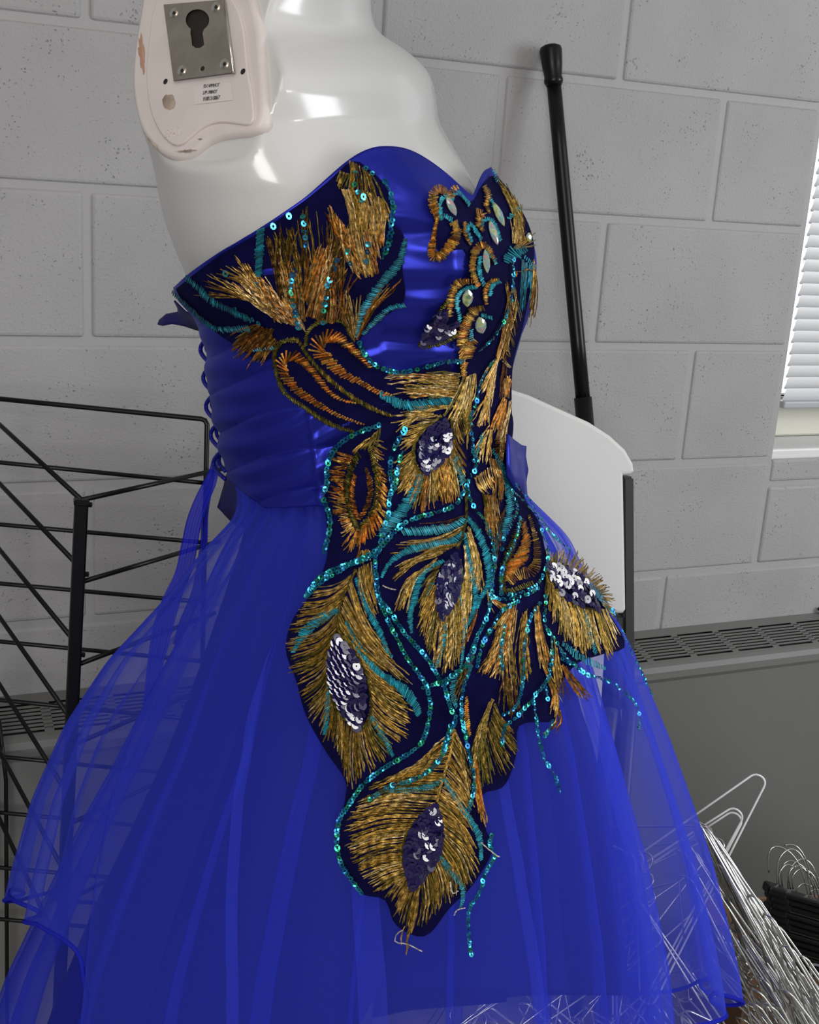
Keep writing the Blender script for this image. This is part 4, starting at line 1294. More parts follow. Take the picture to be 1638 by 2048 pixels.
eye(o, (905, 1108), (881, 1240), 25, 6.2, glint=.06)

# ---- F6: wing over the right hip
f = Feather(); g = f.g
fan(g, [(1093, 1128), (1130, 1136), (1168, 1158), (1196, 1190)], [(1097, 1102), (1138, 1106), (1182, 1140), (1214, 1182)], 56, .0, GO + (PALE,), w=4.6)
fan(g, [(1196, 1190), (1204, 1214)], [(1218, 1190), (1232, 1240)], 16, 0, GO)
fan(g, [(1088, 1140), (1098, 1162), (1112, 1186)], [(1088, 1200), (1105, 1240), (1128, 1278)], 30, -.05, GO + OL)
fan(g, [(1112, 1186), (1130, 1202), (1150, 1212)], [(1122, 1266), (1146, 1294), (1172, 1316)], 32, -.04, GO + OL)
fan(g, [(1150, 1212), (1172, 1222)], [(1162, 1290), (1186, 1302)], 14, -.03, GO)
fan(g, [(1172, 1218), (1194, 1222), (1208, 1220)], [(1192, 1296), (1214, 1318), (1236, 1278)], 30, .02, GO + OL)
fan(g, [(1120, 1330), (1128, 1334)], [(1160, 1398), (1184, 1400)], 12, .02, (ORANGE, GOLD, BROWN), short=.4)
line(g, [(1090, 1134), (1110, 1182), (1150, 1212), (1194, 1222)], 5, (OLIVE,)); line(g, [(1090, 1132), (1135, 1140), (1176, 1180), (1194, 1222)], 5, (OLIVE,))
band(f.t, [(1165, 1224), (1174, 1262), (1188, 1308)], [6, 12, 8]); band(f.t, [(1171, 1168), (1196, 1195), (1218, 1226)], [10, 17, 8])
band(f.t, [(1122, 1288), (1150, 1311), (1182, 1327), (1207, 1337)], [8, 14, 14, 8])
o = f.close()
eye(o, (1087, 1132), (1196, 1224), 30, 7.6, gfun=lambda u, s: .55 if .12 < u < .5 and s < .5 else (.3 if u < .8 else .12))

# ---- F7: orange loop on the right
f = Feather(); g = f.g
band(g, [(1040, 1040), (1022, 1088), (1005, 1130), (1000, 1172), (1012, 1186), (1034, 1178), (1062, 1168)], [8, 15, 16, 16, 14, 12, 9], (OLIVE, OLIVE, (.12, .12, .02)), .2)
band(g, [(1044, 1050), (1047, 1085), (1037, 1112), (1021, 1140), (1014, 1160)], [9, 15, 24, 28, 16], (ORANGE, ORANGE, GOLD), .9)
band(g, [(1013, 1164), (1034, 1150), (1056, 1146), (1068, 1128), (1069, 1094), (1062, 1058), (1054, 1034)], [20, 24, 22, 16, 12, 9, 6], (BROWN, BROWN, GOLD), .1)
f.close()

# ---- F8: small torn feather above it
f = Feather(); g = f.g
fan(g, [(974, 915), (982, 918), (988, 920)], [(984, 1010), (998, 1008), (1006, 994)], 16, -.08, (PALE, ORANGE, GOLD))
fan(g, [(945, 958), (962, 945), (975, 935)], [(962, 985), (975, 985), (985, 970)], 14, .1, PL)
fan(g, [(968, 995), (975, 992), (990, 1000)], [(968, 1040), (985, 1088), (996, 1056)], 24, .02, (PALE, ORANGE, GOLD))
fan(g, [(962, 985), (972, 1000)], [(972, 1030), (985, 1040)], 12, 0, OL)
band(f.t, [(998, 930), (1012, 975), (1016, 1012), (1010, 1052), (999, 1082)], [9, 14, 15, 17, 9])
band(f.t, [(982, 900), (996, 926), (1008, 952)], [7, 10, 7]); band(f.t, [(962, 866), (955, 890), (947, 914)], [7, 9, 6])
f.close()

# ---- F9/F10: tangled feathers at the lower right
f = Feather(); g = f.g
fan(g, [(1028, 1210), (1020, 1214), (1008, 1222)], [(1012, 1262), (992, 1262), (980, 1262)], 14, -.06, (ORANGE, GOLD, PALE))
fan(g, [(1030, 1222), (1010, 1235), (995, 1245)], [(998, 1350), (975, 1352), (958, 1348)], 36, -.05, GO + BR)
fan(g, [(1000, 1290), (1020, 1270)], [(996, 1362), (1030, 1378)], 16, .03, BR + GO)
fan(g, [(1066, 1216), (1074, 1214)], [(1078, 1340), (1098, 1330)], 18, .03, GO + BR)
fan(g, [(1076, 1300), (1086, 1330)], [(1100, 1380), (1120, 1400)], 12, .03, GO + BR)
fan(g, [(1094, 1360), (1108, 1376)], [(1100, 1420), (1116, 1440)], 16, -.1, PL)
fan(g, [(1108, 1400), (1116, 1420)], [(1085, 1470), (1108, 1466)], 6, -.2, BR)
fan(g, [(984, 1396), (978, 1408), (972, 1422)], [(966, 1480), (950, 1520), (940, 1556)], 30, .05, GO + OL)
fan(g, [(986, 1404), (982, 1430), (972, 1462)], [(1024, 1462), (1030, 1500), (1006, 1560)], 34, .04, OL + (BROWN,))
fan(g, [(965, 1460), (952, 1500)], [(985, 1560), (960, 1580)], 20, .0, OL)
fan(g, [(952, 1220), (945, 1240)], [(920, 1300), (908, 1320)], 10, -.04, BR)
band(g, [(931, 1394), (932, 1436), (938, 1470)], [5, 11, 7], (ORANGE, GOLD), .7)
fan(g, [(972, 1180), (984, 1200)], [(992, 1220), (1024, 1216)], 10, .1, PL)
f.close()

f = Feather(); g = f.g
fan(g, [(1050, 1220), (1040, 1240)], [(1062, 1360), (1040, 1390)], 26, .03, (BROWN, GOLD, OLIVE), short=.6)
fan(g, [(1004, 1350), (1030, 1360)], [(1000, 1420), (1040, 1440)], 20, .03, (BROWN, OLIVE), short=.5)
fan(g, [(1100, 1270), (1110, 1300)], [(1110, 1390), (1130, 1400)], 14, .02, (BROWN, GOLD), short=.6)
fan(g, [(950, 1280), (940, 1330)], [(910, 1380), (900, 1420)], 12, .02, (BROWN, OLIVE), short=.6)
fan(g, [(1010, 1010), (990, 1090)], [(980, 1090), (985, 1180)], 14, .02, (TEALD, BROWN), short=.5)
f.close()
# ---- U1: the two long orange loops under the bust
f = Feather(); g = f.g
OLB = (OLIVE, OLIVE, (.12, .11, .02))
band(g, [(596, 680), (572, 680), (554, 696), (552, 724), (558, 756), (574, 787), (609, 813), (650, 841), (679, 854), (706, 862)], [8, 10, 9, 9, 9, 8, 9, 10, 9, 6], OLB, .8, 4)
band(g, [(585, 676), (597, 680), (615, 708), (641, 740), (679, 775), (718, 802), (758, 822), (782, 830)], [8, 8, 9, 9, 9, 9, 9, 6], OLB + (GOLD,), .8, 4)
band(g, [(612, 690), (616, 664), (631, 646), (656, 638), (687, 643), (698, 663), (708, 680)], [7, 9, 9, 8, 7, 7, 5], OLB, .8, 4)
band(g, [(710, 805), (679, 797), (655, 779), (631, 748), (609, 724), (587, 712), (570, 718), (567, 740), (583, 765), (602, 784), (634, 806), (671, 827), (702, 840), (726, 848)], [4, 7, 10, 14, 15, 22, 26, 20, 16, 14, 12, 8, 6, 4], (ORANGE, ORANGE, GOLD, BROWN), -.7, 5.6, 3.6)
band(g, [(739, 733), (718, 711), (699, 692), (675, 675), (653, 673), (640, 688), (640, 704), (660, 725), (687, 748), (718, 763), (750, 781), (780, 790)], [10, 14, 16, 22, 30, 32, 24, 18, 14, 12, 10, 6], (ORANGE, ORANGE, GOLD, BROWN), -.7, 5.6, 3.6)
f.close()

# ---- U2: fan of feathers over the side of the bust
f = Feather(); g = f.g
WB = (GOLD, BROWN, ORANGE, PALE)
fan(g, [(700, 322), (718, 335), (740, 352)], [(690, 395), (720, 400), (768, 420)], 22, -.04, (GOLD, OLIVE, BROWN))
fan(g, [(680, 345), (700, 350)], [(672, 370), (690, 376)], 14, 0, OL)
fan(g, [(682, 378), (700, 380), (730, 385), (766, 400)], [(700, 470), (716, 480), (745, 470), (776, 440)], 40, -.05, (PALE, GOLD, GOLD))
fan(g, [(656, 410), (680, 440), (700, 460), (735, 460), (775, 430)], [(692, 500), (706, 540), (728, 560), (752, 540), (768, 480)], 60, .04, (GOLD, PALE, ORANGE))
fan(g, [(690, 480), (715, 500), (750, 490)], [(715, 545), (735, 552), (752, 548)], 22, .02, WB)
fan(g, [(652, 425), (662, 440)], [(700, 500), (712, 530)], 10, .05, (ORANGE, BROWN))
fan(g, [(640, 640), (628, 632), (612, 630)], [(672, 510), (650, 490), (640, 520)], 34, .03, WB)
fan(g, [(655, 630), (648, 610)], [(695, 470), (680, 450)], 12, -.04, (BROWN, OLIVE))
fan(g, [(636, 615), (620, 600), (602, 600)], [(690, 530), (660, 505), (630, 500)], 30, .0, WB)
fan(g, [(610, 640), (590, 610), (572, 600)], [(595, 540), (575, 520), (560, 530)], 44, .02, WB)
fan(g, [(580, 560), (570, 545), (556, 545)], [(590, 450), (568, 462), (545, 476)], 18, -.04, (BROWN, GOLD, OLIVE))
fan(g, [(598, 540), (606, 530)], [(602, 424), (612, 410)], 6, .03, (BROWN, OLIVE))
fan(g, [(604, 655), (585, 645), (560, 640)], [(520, 545), (490, 545), (462, 560)], 40, -.02, WB + (PALE,))
fan(g, [(560, 620), (540, 600)], [(480, 525), (436, 540)], 10, .06, (BROWN, GOLD))
fan(g, [(550, 640), (530, 610)], [(500, 520), (470, 508)], 8, .05, (BROWN, GOLD))
fan(g, [(612, 660), (598, 640)], [(576, 600), (560, 590)], 22, .02, (PALE, GOLD, ORANGE))
fan(g, [(520, 645), (545, 668), (556, 682)], [(470, 690), (482, 715), (515, 730)], 46, .04, BR, short=.7, j=8)
fan(g, [(505, 650), (550, 655)], [(470, 688), (530, 690)], 26, 0, (BROWN, GOLD, BROWN), short=.5, j=6)
fan(g, [(704, 676), (708, 678)], [(668, 590), (720, 588)], 13, .03, (GOLD, PALE, BROWN))
fan(g, [(712, 676), (716, 676)], [(768, 572), (806, 556)], 12, -.06, (BROWN, ORANGE, GOLD))
fan(g, [(672, 590), (690, 590)], [(680, 530), (715, 540)], 6, .02, (BROWN,))
fan(g, [(640, 620), (600, 600), (560, 600)], [(625, 420), (580, 440), (530, 470)], 26, .02, (BROWN, OLIVE, GOLD), w=3.6)
fan(g, [(660, 600), (690, 560)], [(650, 440), (700, 430)], 16, -.03, (BROWN, GOLD, OLIVE), w=3.6)
fan(g, [(560, 640), (520, 600)], [(420, 545), (400, 590)], 12, .04, (BROWN, GOLD), w=3.4)
fan(g, [(640, 645), (690, 640)], [(640, 560), (700, 560)], 26, .02, WB, short=.6)
fan(g, [(620, 560), (660, 540)], [(640, 480), (690, 480)], 26, .02, WB, short=.6)
fan(g, [(715, 400), (755, 420)], [(715, 470), (760, 470)], 26, .0, (PALE, GOLD), short=.5)
band(f.t, [(523, 458), (521, 499), (519, 547), (513, 584)], [15, 17, 16, 6], (TEALD, TEALD, TEAL))
band(f.t, [(376, 553), (402, 576), (427, 599), (460, 616), (503, 637)], [10, 14, 13, 14, 10], (TEALD, TEALD, TEAL))
band(f.t, [(350, 582), (379, 610), (411, 639), (440, 655), (500, 654)], [7, 9, 10, 14, 15], (TEALD, TEALD, TEAL))
band(f.t, [(712, 672), (726, 620), (760, 570), (798, 524), (810, 478)], [8, 16, 18, 18, 8], (TEALD, TEAL))
band(f.t, [(726, 666), (750, 640), (780, 614), (808, 608)], [7, 12, 12, 9], (TEALD, TEAL))
band(f.t, [(510, 700), (548, 694)], [8, 10])
for p, r_ in (([(768, 368), (780, 392), (784, 430), (778, 480), (768, 512)], 5.2), ([(590, 538), (583, 566), (588, 605), (598, 650)], 5), ([(655, 568), (648, 612), (645, 640)], 4.6), ([(674, 518), (668, 535)], 5), ([(735, 486), (734, 520)], 4.6), ([(694, 500), (700, 525)], 4.6), ([(708, 372), (722, 400)], 4.8), ([(730, 338), (742, 350)], 4.8), ([(706, 346), (712, 356)], 4.4), ([(605, 430), (612, 488)], 4.6), ([(462, 606), (520, 640)], 4.4)):
    sequins(f.q, p, r_, 7.5 if r_ > 5 else 10, .05)
for x, y in ((457, 546), (659, 558), (726, 395), (548, 450), (578, 430)):
    V, F = seq_geo(x, y, 6, .0036, glint=True); f.q.add(V, F, (.1, .5, .6, 1))
f.close()

# ---- centre front: stems and leaves running over the far cup
f = Feather(); g = f.g
fan(g, [(1018, 640), (1010, 660)], [(1008, 560), (1022, 565)], 8, .03, PL)
fan(g, [(1005, 700), (1012, 700)], [(1016, 570), (1030, 600)], 10, -.02, PL)
fan(g, [(984, 730), (1000, 712)], [(1004, 640), (1020, 620)], 10, .02, PL)
fan(g, [(1000, 700), (990, 722)], [(958, 775), (962, 790)], 10, .03, PL)
fan(g, [(985, 735), (992, 720)], [(964, 840), (978, 800)], 12, .02, PL)
fan(g, [(985, 770), (975, 790)], [(945, 850), (965, 850)], 26, .02, PL, short=.5, j=5)
fan(g, [(1002, 795), (1008, 800)], [(980, 860), (1000, 868)], 22, .02, (BROWN, ORANGE, GOLD))
fan(g, [(1010, 750), (1018, 760)], [(1000, 795), (1012, 795)], 14, .04, PL)
fan(g, [(1000, 745), (1008, 700)], [(992, 800), (1004, 790)], 8, 0, (BROWN,))
fan(g, [(985, 880), (985, 908)], [(1022, 882), (1020, 906)], 9, -.12, (BROWN, ORANGE))
fan(g, [(974, 862), (980, 860)], [(960, 920), (972, 915)], 12, .02, PL)
fan(g, [(1003, 820), (1010, 840)], [(988, 880), (1004, 885)], 14, 0, (BROWN, BROWN, GOLD))
fan(g, [(1024, 560), (1000, 720)], [(1040, 640), (1016, 740)], 18, .02, (BROWN, GOLD, PALE), short=.7)
fan(g, [(1018, 800), (1010, 860)], [(1000, 900), (990, 960)], 18, .02, (BROWN, GOLD, PALE), short=.6)
fan(g, [(975, 850), (960, 900)], [(950, 900), (945, 940)], 14, .02, PL, short=.6)
fan(g, [(940, 760), (940, 800)], [(925, 860), (930, 900)], 16, .02, OL, short=.6)
# brown wing at the top of the far cup
fan(g, [(1036, 478), (1028, 470)], [(992, 356), (1008, 372)], 12, .06, (BROWN, OLIVE, GOLD))
fan(g, [(1044, 480), (1036, 478)], [(1012, 380), (1036, 412)], 22, .05, (BROWN, GOLD, OLIVE))
fan(g, [(1040, 490), (1020, 488)], [(1046, 430), (1018, 440)], 24, .0, (GOLD, BROWN, PALE), short=.5)
fan(g, [(1022, 500), (1030, 496)], [(1060, 462), (1066, 490)], 10, .0, (BROWN, GOLD))
fan(g, [(1062, 520), (1066, 540)], [(1060, 610), (1056, 650)], 12, -.04, (GOLD, BROWN))
fan(g, [(1026, 545), (1050, 540)], [(1030, 552), (1060, 536)], 8, 0, (BROWN, ORANGE))
band(f.t, [(1008, 524), (1024, 506), (1046, 496)], [16, 30, 22], (TEAL, CYAN), .2)
fan(f.t, [(1038, 520), (1058, 530)], [(1036, 640), (1056, 600)], 14, 0, (TEAL, TEALD), short=.8)
band(f.t, [(1014, 438), (1034, 418)], [8, 12]); band(f.t, [(1046, 515), (1066, 534)], [7, 8]); band(f.t, [(984, 345), (992, 364)], [8, 8])
# stitched arcs around the stones
CG = (GOLD, BROWN, GOLD, ORANGE)
for p, w_ in (([(872, 436), (864, 412), (862, 392), (873, 382), (889, 388), (897, 402)], [12, 18, 18, 16, 14, 10]),
              ([(872, 438), (866, 470), (862, 508), (874, 514), (896, 494), (909, 468), (903, 446)], [8, 9, 14, 20, 20, 20, 14]),
              ([(898, 398), (902, 382), (912, 378)], [12, 14, 10]), ([(965, 376), (973, 396), (968, 410), (974, 428)], [9, 14, 10, 7]),
              ([(950, 428), (962, 430), (952, 446), (962, 464)], [16, 16, 14, 8]), ([(924, 447), (927, 470), (936, 490)], [8, 10, 6]),
              ([(950, 572), (941, 545), (940, 525), (948, 498), (961, 491), (975, 503), (986, 528)], [12, 15, 12, 16, 13, 10, 6]),
              ([(895, 628), (899, 595), (908, 570), (922, 562), (938, 562)], [12, 15, 16, 15, 10]), ([(968, 606), (966, 582), (978, 562), (993, 559)], [8, 11, 10, 6]),
              ([(921, 690), (921, 664), (931, 640), (946, 618), (962, 614)], [22, 22, 22, 20, 12]), ([(928, 715), (932, 690), (945, 678)], [24, 30, 16]), ([(922, 750), (925, 725)], [10, 14])):
    band(g, p, w_, CG, .15, 3.0)
for p in ([(880, 440), (876, 415), (879, 402), (890, 394), (902, 404)], [(885, 434), (900, 442)], [(905, 392), (914, 388), (935, 412)], [(970, 398), (978, 402), (986, 420)], [(958, 452), (964, 441), (982, 446), (996, 482)],
          [(938, 486), (930, 458), (938, 452), (958, 480)], [(955, 515), (954, 544), (963, 568)], [(968, 505), (982, 516), (986, 528)], [(910, 614), (912, 590), (926, 576), (948, 572)], [(916, 640), (912, 615)], [(939, 658), (939, 678)], [(960, 628), (980, 634)], [(975, 590), (980, 570), (995, 562)]):
    band(f.t, p, 8, (TEAL, CYAN, CYAN), .4, 3.2)
band(g, [(838, 690), (852, 660), (872, 630), (892, 602)], 9, OLB, .3, 3.4); band(g, [(840, 692), (880, 684), (914, 664)], 9, OLB, .3, 3.4)
o = f.close()
eye(o, (890, 612), (842, 690), 17, 6.5, glint=.25)
eye(o, (908, 640), (862, 680), 12, 6.5, glint=.15)
# the stones: faceted marquise and pear shapes
def stone(px, py, hw, hl, ang, parent, lift=.0035):
    P, N = S(px, py, lift)
    v = CAM - P; v /= np.linalg.norm(v)
    N2 = N * .6 + v * .5; N2 /= np.linalg.norm(N2)
    d2 = np.array([math.cos(ang), math.sin(ang)])
    Y = RT * d2[0] - UP * d2[1]; Y = Y - N2 * (Y @ N2); Y /= np.linalg.norm(Y); X = np.cross(Y, N2)
    V = []; F = []; n = 12
    for rr, hh in ((1, 0), (.92, .3), (.45, .75)):
        for i in range(n):
            t = 2 * math.pi * i / n
            s_ = math.sin(t); c_ = math.cos(t)
            V.append(P + KM * (X * hw * rr * s_ * abs(s_) ** .25 + Y * hl * rr * c_ * (1 if abs(c_) > .9 else .92)) + N2 * KM * hw * .55 * hh)
    for k in range(2):
        for i in range(n): F.append((k * n + i, k * n + (i + 1) % n, (k + 1) * n + (i + 1) % n, (k + 1) * n + i))
    F.append(tuple(range(2 * n, 3 * n)))
    mesh('crystal', V, F, M_CRYSTAL, parent)
for a in ((896, 417, 7.5, 18, 1.02), (991, 432, 8, 24, 1.03), (980, 468, 8, 23, 1.12), (965, 523, 7.5, 21, 1.3), (928, 593, 11, 16, 1.35), (955, 647, 11.5, 17, 1.1), (1051, 477, 7, 9, 1.4)):
    stone(*a, dress)

# ---- sequin strings
strings = [
 ([(853, 1450), (841, 1484), (811, 1508), (771, 1532), (731, 1563), (701, 1603), (679, 1639), (675, 1682), (681, 1719), (698, 1749), (723, 1782)], 5.2),
 ([(898, 1450), (887, 1496), (862, 1535), (820, 1560), (783, 1569), (740, 1596)], 4.8),
 ([(923, 1450), (933, 1496), (945, 1551), (943, 1587), (934, 1618)], 4.4),
 ([(981, 1668), (976, 1685), (986, 1709), (969, 1740), (957, 1780), (939, 1810), (934, 1835), (936, 1874), (940, 1904)], 4.4),
 ([(807, 856), (793, 878), (780, 907), (777, 951), (783, 981)], 5.4), ([(800, 905), (792, 930), (788, 960), (786, 985)], 5.2),
 ([(780, 985), (775, 1006), (776, 1028), (767, 1061), (756, 1101)], 4.8),
 ([(930, 968), (925, 980), (906, 1014), (870, 1028), (833, 1039), (807, 1050), (782, 1072), (752, 1101), (701, 1127), (668, 1140), (640, 1158), (616, 1192)], 5.2),
 ([(743, 1113), (697, 1131), (676, 1146), (651, 1159), (619, 1190)], 4.6),
 ([(755, 848), (715, 863), (683, 883), (663, 909), (655, 934), (655, 966), (649, 995), (660, 1026), (662, 1045), (659, 1074), (650, 1105)], 5.4),
 ([(757, 1101), (749, 1118), (752, 1159), (755, 1189), (774, 1238), (795, 1281), (813, 1314), (844, 1357), (853, 1375), (859, 1412), (852, 1452)], 4.8),
 ([(756, 1195), (780, 1226), (804, 1262), (832, 1293), (856, 1320), (871, 1345), (887, 1375), (899, 1412), (908, 1436), (895, 1464), (885, 1494)], 4.8),
 ([(1016, 890), (1014, 920), (1018, 957), (1030, 980), (1058, 1012), (1076, 1041), (1091, 1065), (1111, 1085), (1134, 1104)], 4.6),
 ([(1019, 985), (1043, 1008), (1067, 1035), (1078, 1067), (1089, 1100), (1087, 1131), (1076, 1162), (1058, 1180), (1025, 1191), (1001, 1190)], 4.4),
 ([(1019, 991), (1029, 1023), (1016, 1052), (1003, 1076), (998, 1100)], 4.6), ([(1034, 1041), (1025, 1081), (1006, 1118), (997, 1154), (997, 1191)], 4.6),
 ([(948, 920), (941, 947), (930, 966), (933, 997), (946, 1023), (964, 1045), (979, 1085), (983, 1118), (981, 1140), (977, 1195), (970, 1231), (954, 1266), (938, 1302), (926, 1330), (887, 1357), (845, 1372)], 4.6),
 ([(948, 1275), (936, 1336), (923, 1375), (920, 1427), (931, 1476)], 4.2),
 ([(1074, 1207), (1055, 1238), (1043, 1293), (1040, 1366), (1028, 1409), (1003, 1427)], 4.2),
 ([(1086, 1190), (1084, 1250), (1095, 1275), (1098, 1305), (1095, 1339), (1086, 1363), (1061, 1394), (1031, 1430), (1006, 1452), (1000, 1488)], 4.3),
 ([(1084, 1366), (1090, 1396)], 4.3), ([(1061, 1400), (1068, 1436), (1071, 1470), (1078, 1497), (1085, 1520), (1104, 1550), (1115, 1582)], 4.2),
 ([(1003, 1253), (997, 1305), (1000, 1336)], 4.2), ([(1030, 1205), (1000, 1222), (985, 1245), (960, 1290), (950, 1330)], 4.4),
 ([(1100, 1440), (1092, 1460), (1084, 1472)], 4.2), ([(1090, 1262), (1110, 1290), (1128, 1320), (1150, 1332)], 4.4),
 ([(1218, 1222), (1226, 1238), (1245, 1281), (1266, 1327), (1284, 1362), (1297, 1391)], 4.4),
 ([(1118, 1318), (1141, 1330), (1165, 1348), (1211, 1363), (1241, 1385), (1262, 1406), (1272, 1436), (1269, 1459)], 4.6),
 ([(718, 682), (729, 707), (752, 730), (789, 742), (819, 739), (850, 730), (886, 720), (917, 720)], 5.0),
 ([(983, 715), (966, 740), (954, 765), (944, 809), (934, 835), (938, 874), (941, 921)], 4.6),
 ([(1000, 640), (985, 667), (962, 690), (948, 702)], 4.4), ([(1020, 515), (1018, 580), (1010, 615), (1000, 640)], 4.0),
 ([(977, 1195), (1000, 1200), (1040, 1195), (1070, 1180)], 4.2), ([(930, 1330), (900, 1350), (886, 1368)], 4.2),
]
for p, r_ in strings:
    B = MB(); sequins(B, p, r_ * .94, r_ * 1.28, jit=.45)
    B.build('sequin_string', M_SEQ, dress)['kind'] = 'stuff'
# loose pale thread ends
B = MB()
for p in ([(843, 1898), (812, 1883), (790, 1880), (794, 1862), (806, 1855)], [(818, 1718), (850, 1722), (876, 1715)], [(958, 1682), (986, 1706), (996, 1712)], [(898, 1760), (902, 1782), (915, 1778)], [(928, 1812), (912, 1816), (905, 1828)], [(764, 1172), (778, 1178), (790, 1180)], [(914, 1140), (910, 1155), (905, 1166)]):
    strand(B, p, 2.2, (.5, .45, .38), .004, .5, 10, False)
B.build('thread_end', M_FLOSS, dress)['kind'] = 'stuff'
# ------------------------------------------------------------------ wire hangers in and around a cardboard box
def arc(c, r, a0, a1, n):
    return [(c[0] + r * math.cos(a0 + (a1 - a0) * i / n), c[1] + r * math.sin(a0 + (a1 - a0) * i / n)) for i in range(n + 1)]
def hanger_mesh(span=.405, drop=.105, rw=.00145, thick=1.0):
    """local frame: origin at one shoulder tip, x along the bottom bar, y up (the hook side)"""
    h = span / 2
    path = []
    r = .011
    # tip at the origin, rounded; slope goes up to the neck
    sl = math.atan2(drop, h)
    path += [(h, drop)]
    n0 = (-math.sin(sl), math.cos(sl))
    c = (r / math.tan(sl / 2) * 1.0, r)      # centre of the tip round
    path += arc(c, r, math.pi / 2 + sl, 1.5 * math.pi, 8)
    c2 = (span - c[0], r)
    path += [(span * .5, 0)]
    path += arc(c2, r, -math.pi / 2, math.pi / 2 - sl, 8)
    path += [(h + .001, drop)]
    # twist and hook
    tw = [(h + .0007 * math.cos(i * 1.6), drop + .004 * i) for i in range(8)]
    hk = [(h, drop + .035), (h, drop + .048)] + arc((h + .022, drop + .062), .022, math.pi * 1.12, -.55, 12)[0:]
    pts = path + tw + hk
    V, F = tube([(x, y, .0012 * math.sin(i * .9)) for i, (x, y) in enumerate(pts)], rw * thick, 5)
    return V, F
def hanger_data(name, **k):
    V, F = hanger_mesh(**k)
    me = bpy.data.meshes.new(name); me.from_pydata([tuple(v) for v in V], [], F)
    me.polygons.foreach_set('use_smooth', [True] * len(me.polygons))
    return me
ME_H = hanger_data('wire_hanger'); ME_H.materials.append(M_WIRE)
ME_W = hanger_data('wire_hanger', thick=.98); ME_W.materials.append(M_WHITEWIRE)
def place_hanger(tip, ang, roll, slope, label, group, me=ME_H, flip=False, d=1.5):
    """tip pixel and depth; ang = picture direction (deg, 0 right, 90 down) from tip into the hanger along its bisector;
    roll 0 = lying in the picture plane, 90 = edge on; slope = how fast it recedes"""
    T = U(tip[0], tip[1], d)
    a = math.radians(ang)
    e1 = RT * math.cos(a) - UP * math.sin(a) + FW * slope; e1 /= np.linalg.norm(e1)
    side = -RT * math.sin(a) * -1 - UP * math.cos(a)
    side = np.cross(FW, e1); side /= np.linalg.norm(side)
    r = math.radians(roll)
    e2 = side * math.cos(r) + np.cross(e1, side) * math.sin(r)
    if flip: e2 = -e2
    sl = math.atan2(.105, .2025) / 2
    X = e1 * math.cos(sl) - e2 * math.sin(sl); Y = e1 * math.sin(sl) + e2 * math.cos(sl); Z = np.cross(X, Y)
    o = bpy.data.objects.new('wire_hanger', me); COL.objects.link(o)
    M = Matrix.Identity(4)
    for i in range(3): M[i][0], M[i][1], M[i][2], M[i][3] = X[i], Y[i], Z[i], T[i]
    o.matrix_world = M
    tag(o, label, 'hanger', group)
    return o
R_ = random.Random(11)
place_hanger((1560, 1512), 129, 4, .10, 'white wire hanger with one shoulder sticking up highest above the hanger pile', None, ME_W, d=1.52)
place_hanger((1515, 1583), 131, 14, .10, 'white wire hanger poking up just under the tallest one, upper of a close pair', None, ME_W, d=1.56)
place_hanger((1512, 1591), 130, 16, .10, 'white wire hanger poking up just under the tallest one, lower of a close pair', None, ME_W, d=1.58)
place_hanger((1470, 1642), 140, 25, .1, 'silver wire hanger curving out between the leaning stack and the tall white hangers', None, ME_H, d=1.57)
place_hanger((1496, 1668), 158, 35, .08, 'silver wire hanger whose rounded corner arches highest just right of the dense leaning stack', None, ME_H, d=1.62)
place_hanger((1502, 1722), 150, 48, .08, 'silver wire hanger whose rounded corner bulges lowest just right of the dense leaning stack', None, ME_H, d=1.64)
place_hanger((1474, 1650), 166, 50, .08, 'silver wire hanger whose rounded corner peeks out nearest the top of the dense leaning stack', None, ME_H, d=1.63)
GS = 'hangers in the leaning stack beside the skirt'
for i in range(30):
    t = i / 29
    x = 1368 + 72 * t + R_.uniform(-6, 6); y = 1588 + 120 * t + R_.uniform(-12, 12)
    place_hanger((x, y), 61.5 + R_.uniform(-3, 4), 80 + R_.uniform(-7, 6), .12 + R_.uniform(-.05, .05), 'silver wire hanger in the dense stack leaning right of the blue skirt', GS, ME_H, d=1.46 + .10 * t + R_.uniform(-.02, .02))
GL = 'hangers under the sheer right side of the skirt'
for (x, y, an, ro) in ((1342, 1640, 62, 55), (1350, 1648, 64, 62), (1360, 1650, 66, 50), (1338, 1652, 66, 70), (1242, 1752, 60, 70), (1218, 1706, 62, 68), (1296, 1652, 110, 45), (1352, 1690, 152, 40), (1356, 1730, 156, 55), (1362, 1770, 158, 50), (1366, 1806, 150, 60), (1372, 1850, 154, 55), (1378, 1905, 150, 60), (1352, 1700, 70, 50)):
    place_hanger((x, y), an + R_.uniform(-3, 3), ro, .08 + R_.uniform(-.04, .04), 'silver wire hanger seen through the sheer right edge of the blue skirt', GL, ME_H, d=1.50 + R_.uniform(-.02, .06))
GB = 'hangers heaped below the skirt hem'
for i in range(26):
    x = 930 + 17 * i + R_.uniform(-14, 14); y = 1972 + R_.uniform(-6, 34)
    place_hanger((x, y), R_.choice((38, 52, 62, 75, 120)) + R_.uniform(-8, 8), R_.uniform(35, 80), R_.uniform(-.1, .25), 'silver wire hanger in the heap below the skirt hem', GB, ME_H, d=1.50 + R_.uniform(-.03, .08))
GR = 'hangers standing loose at the right of the leaning stack'
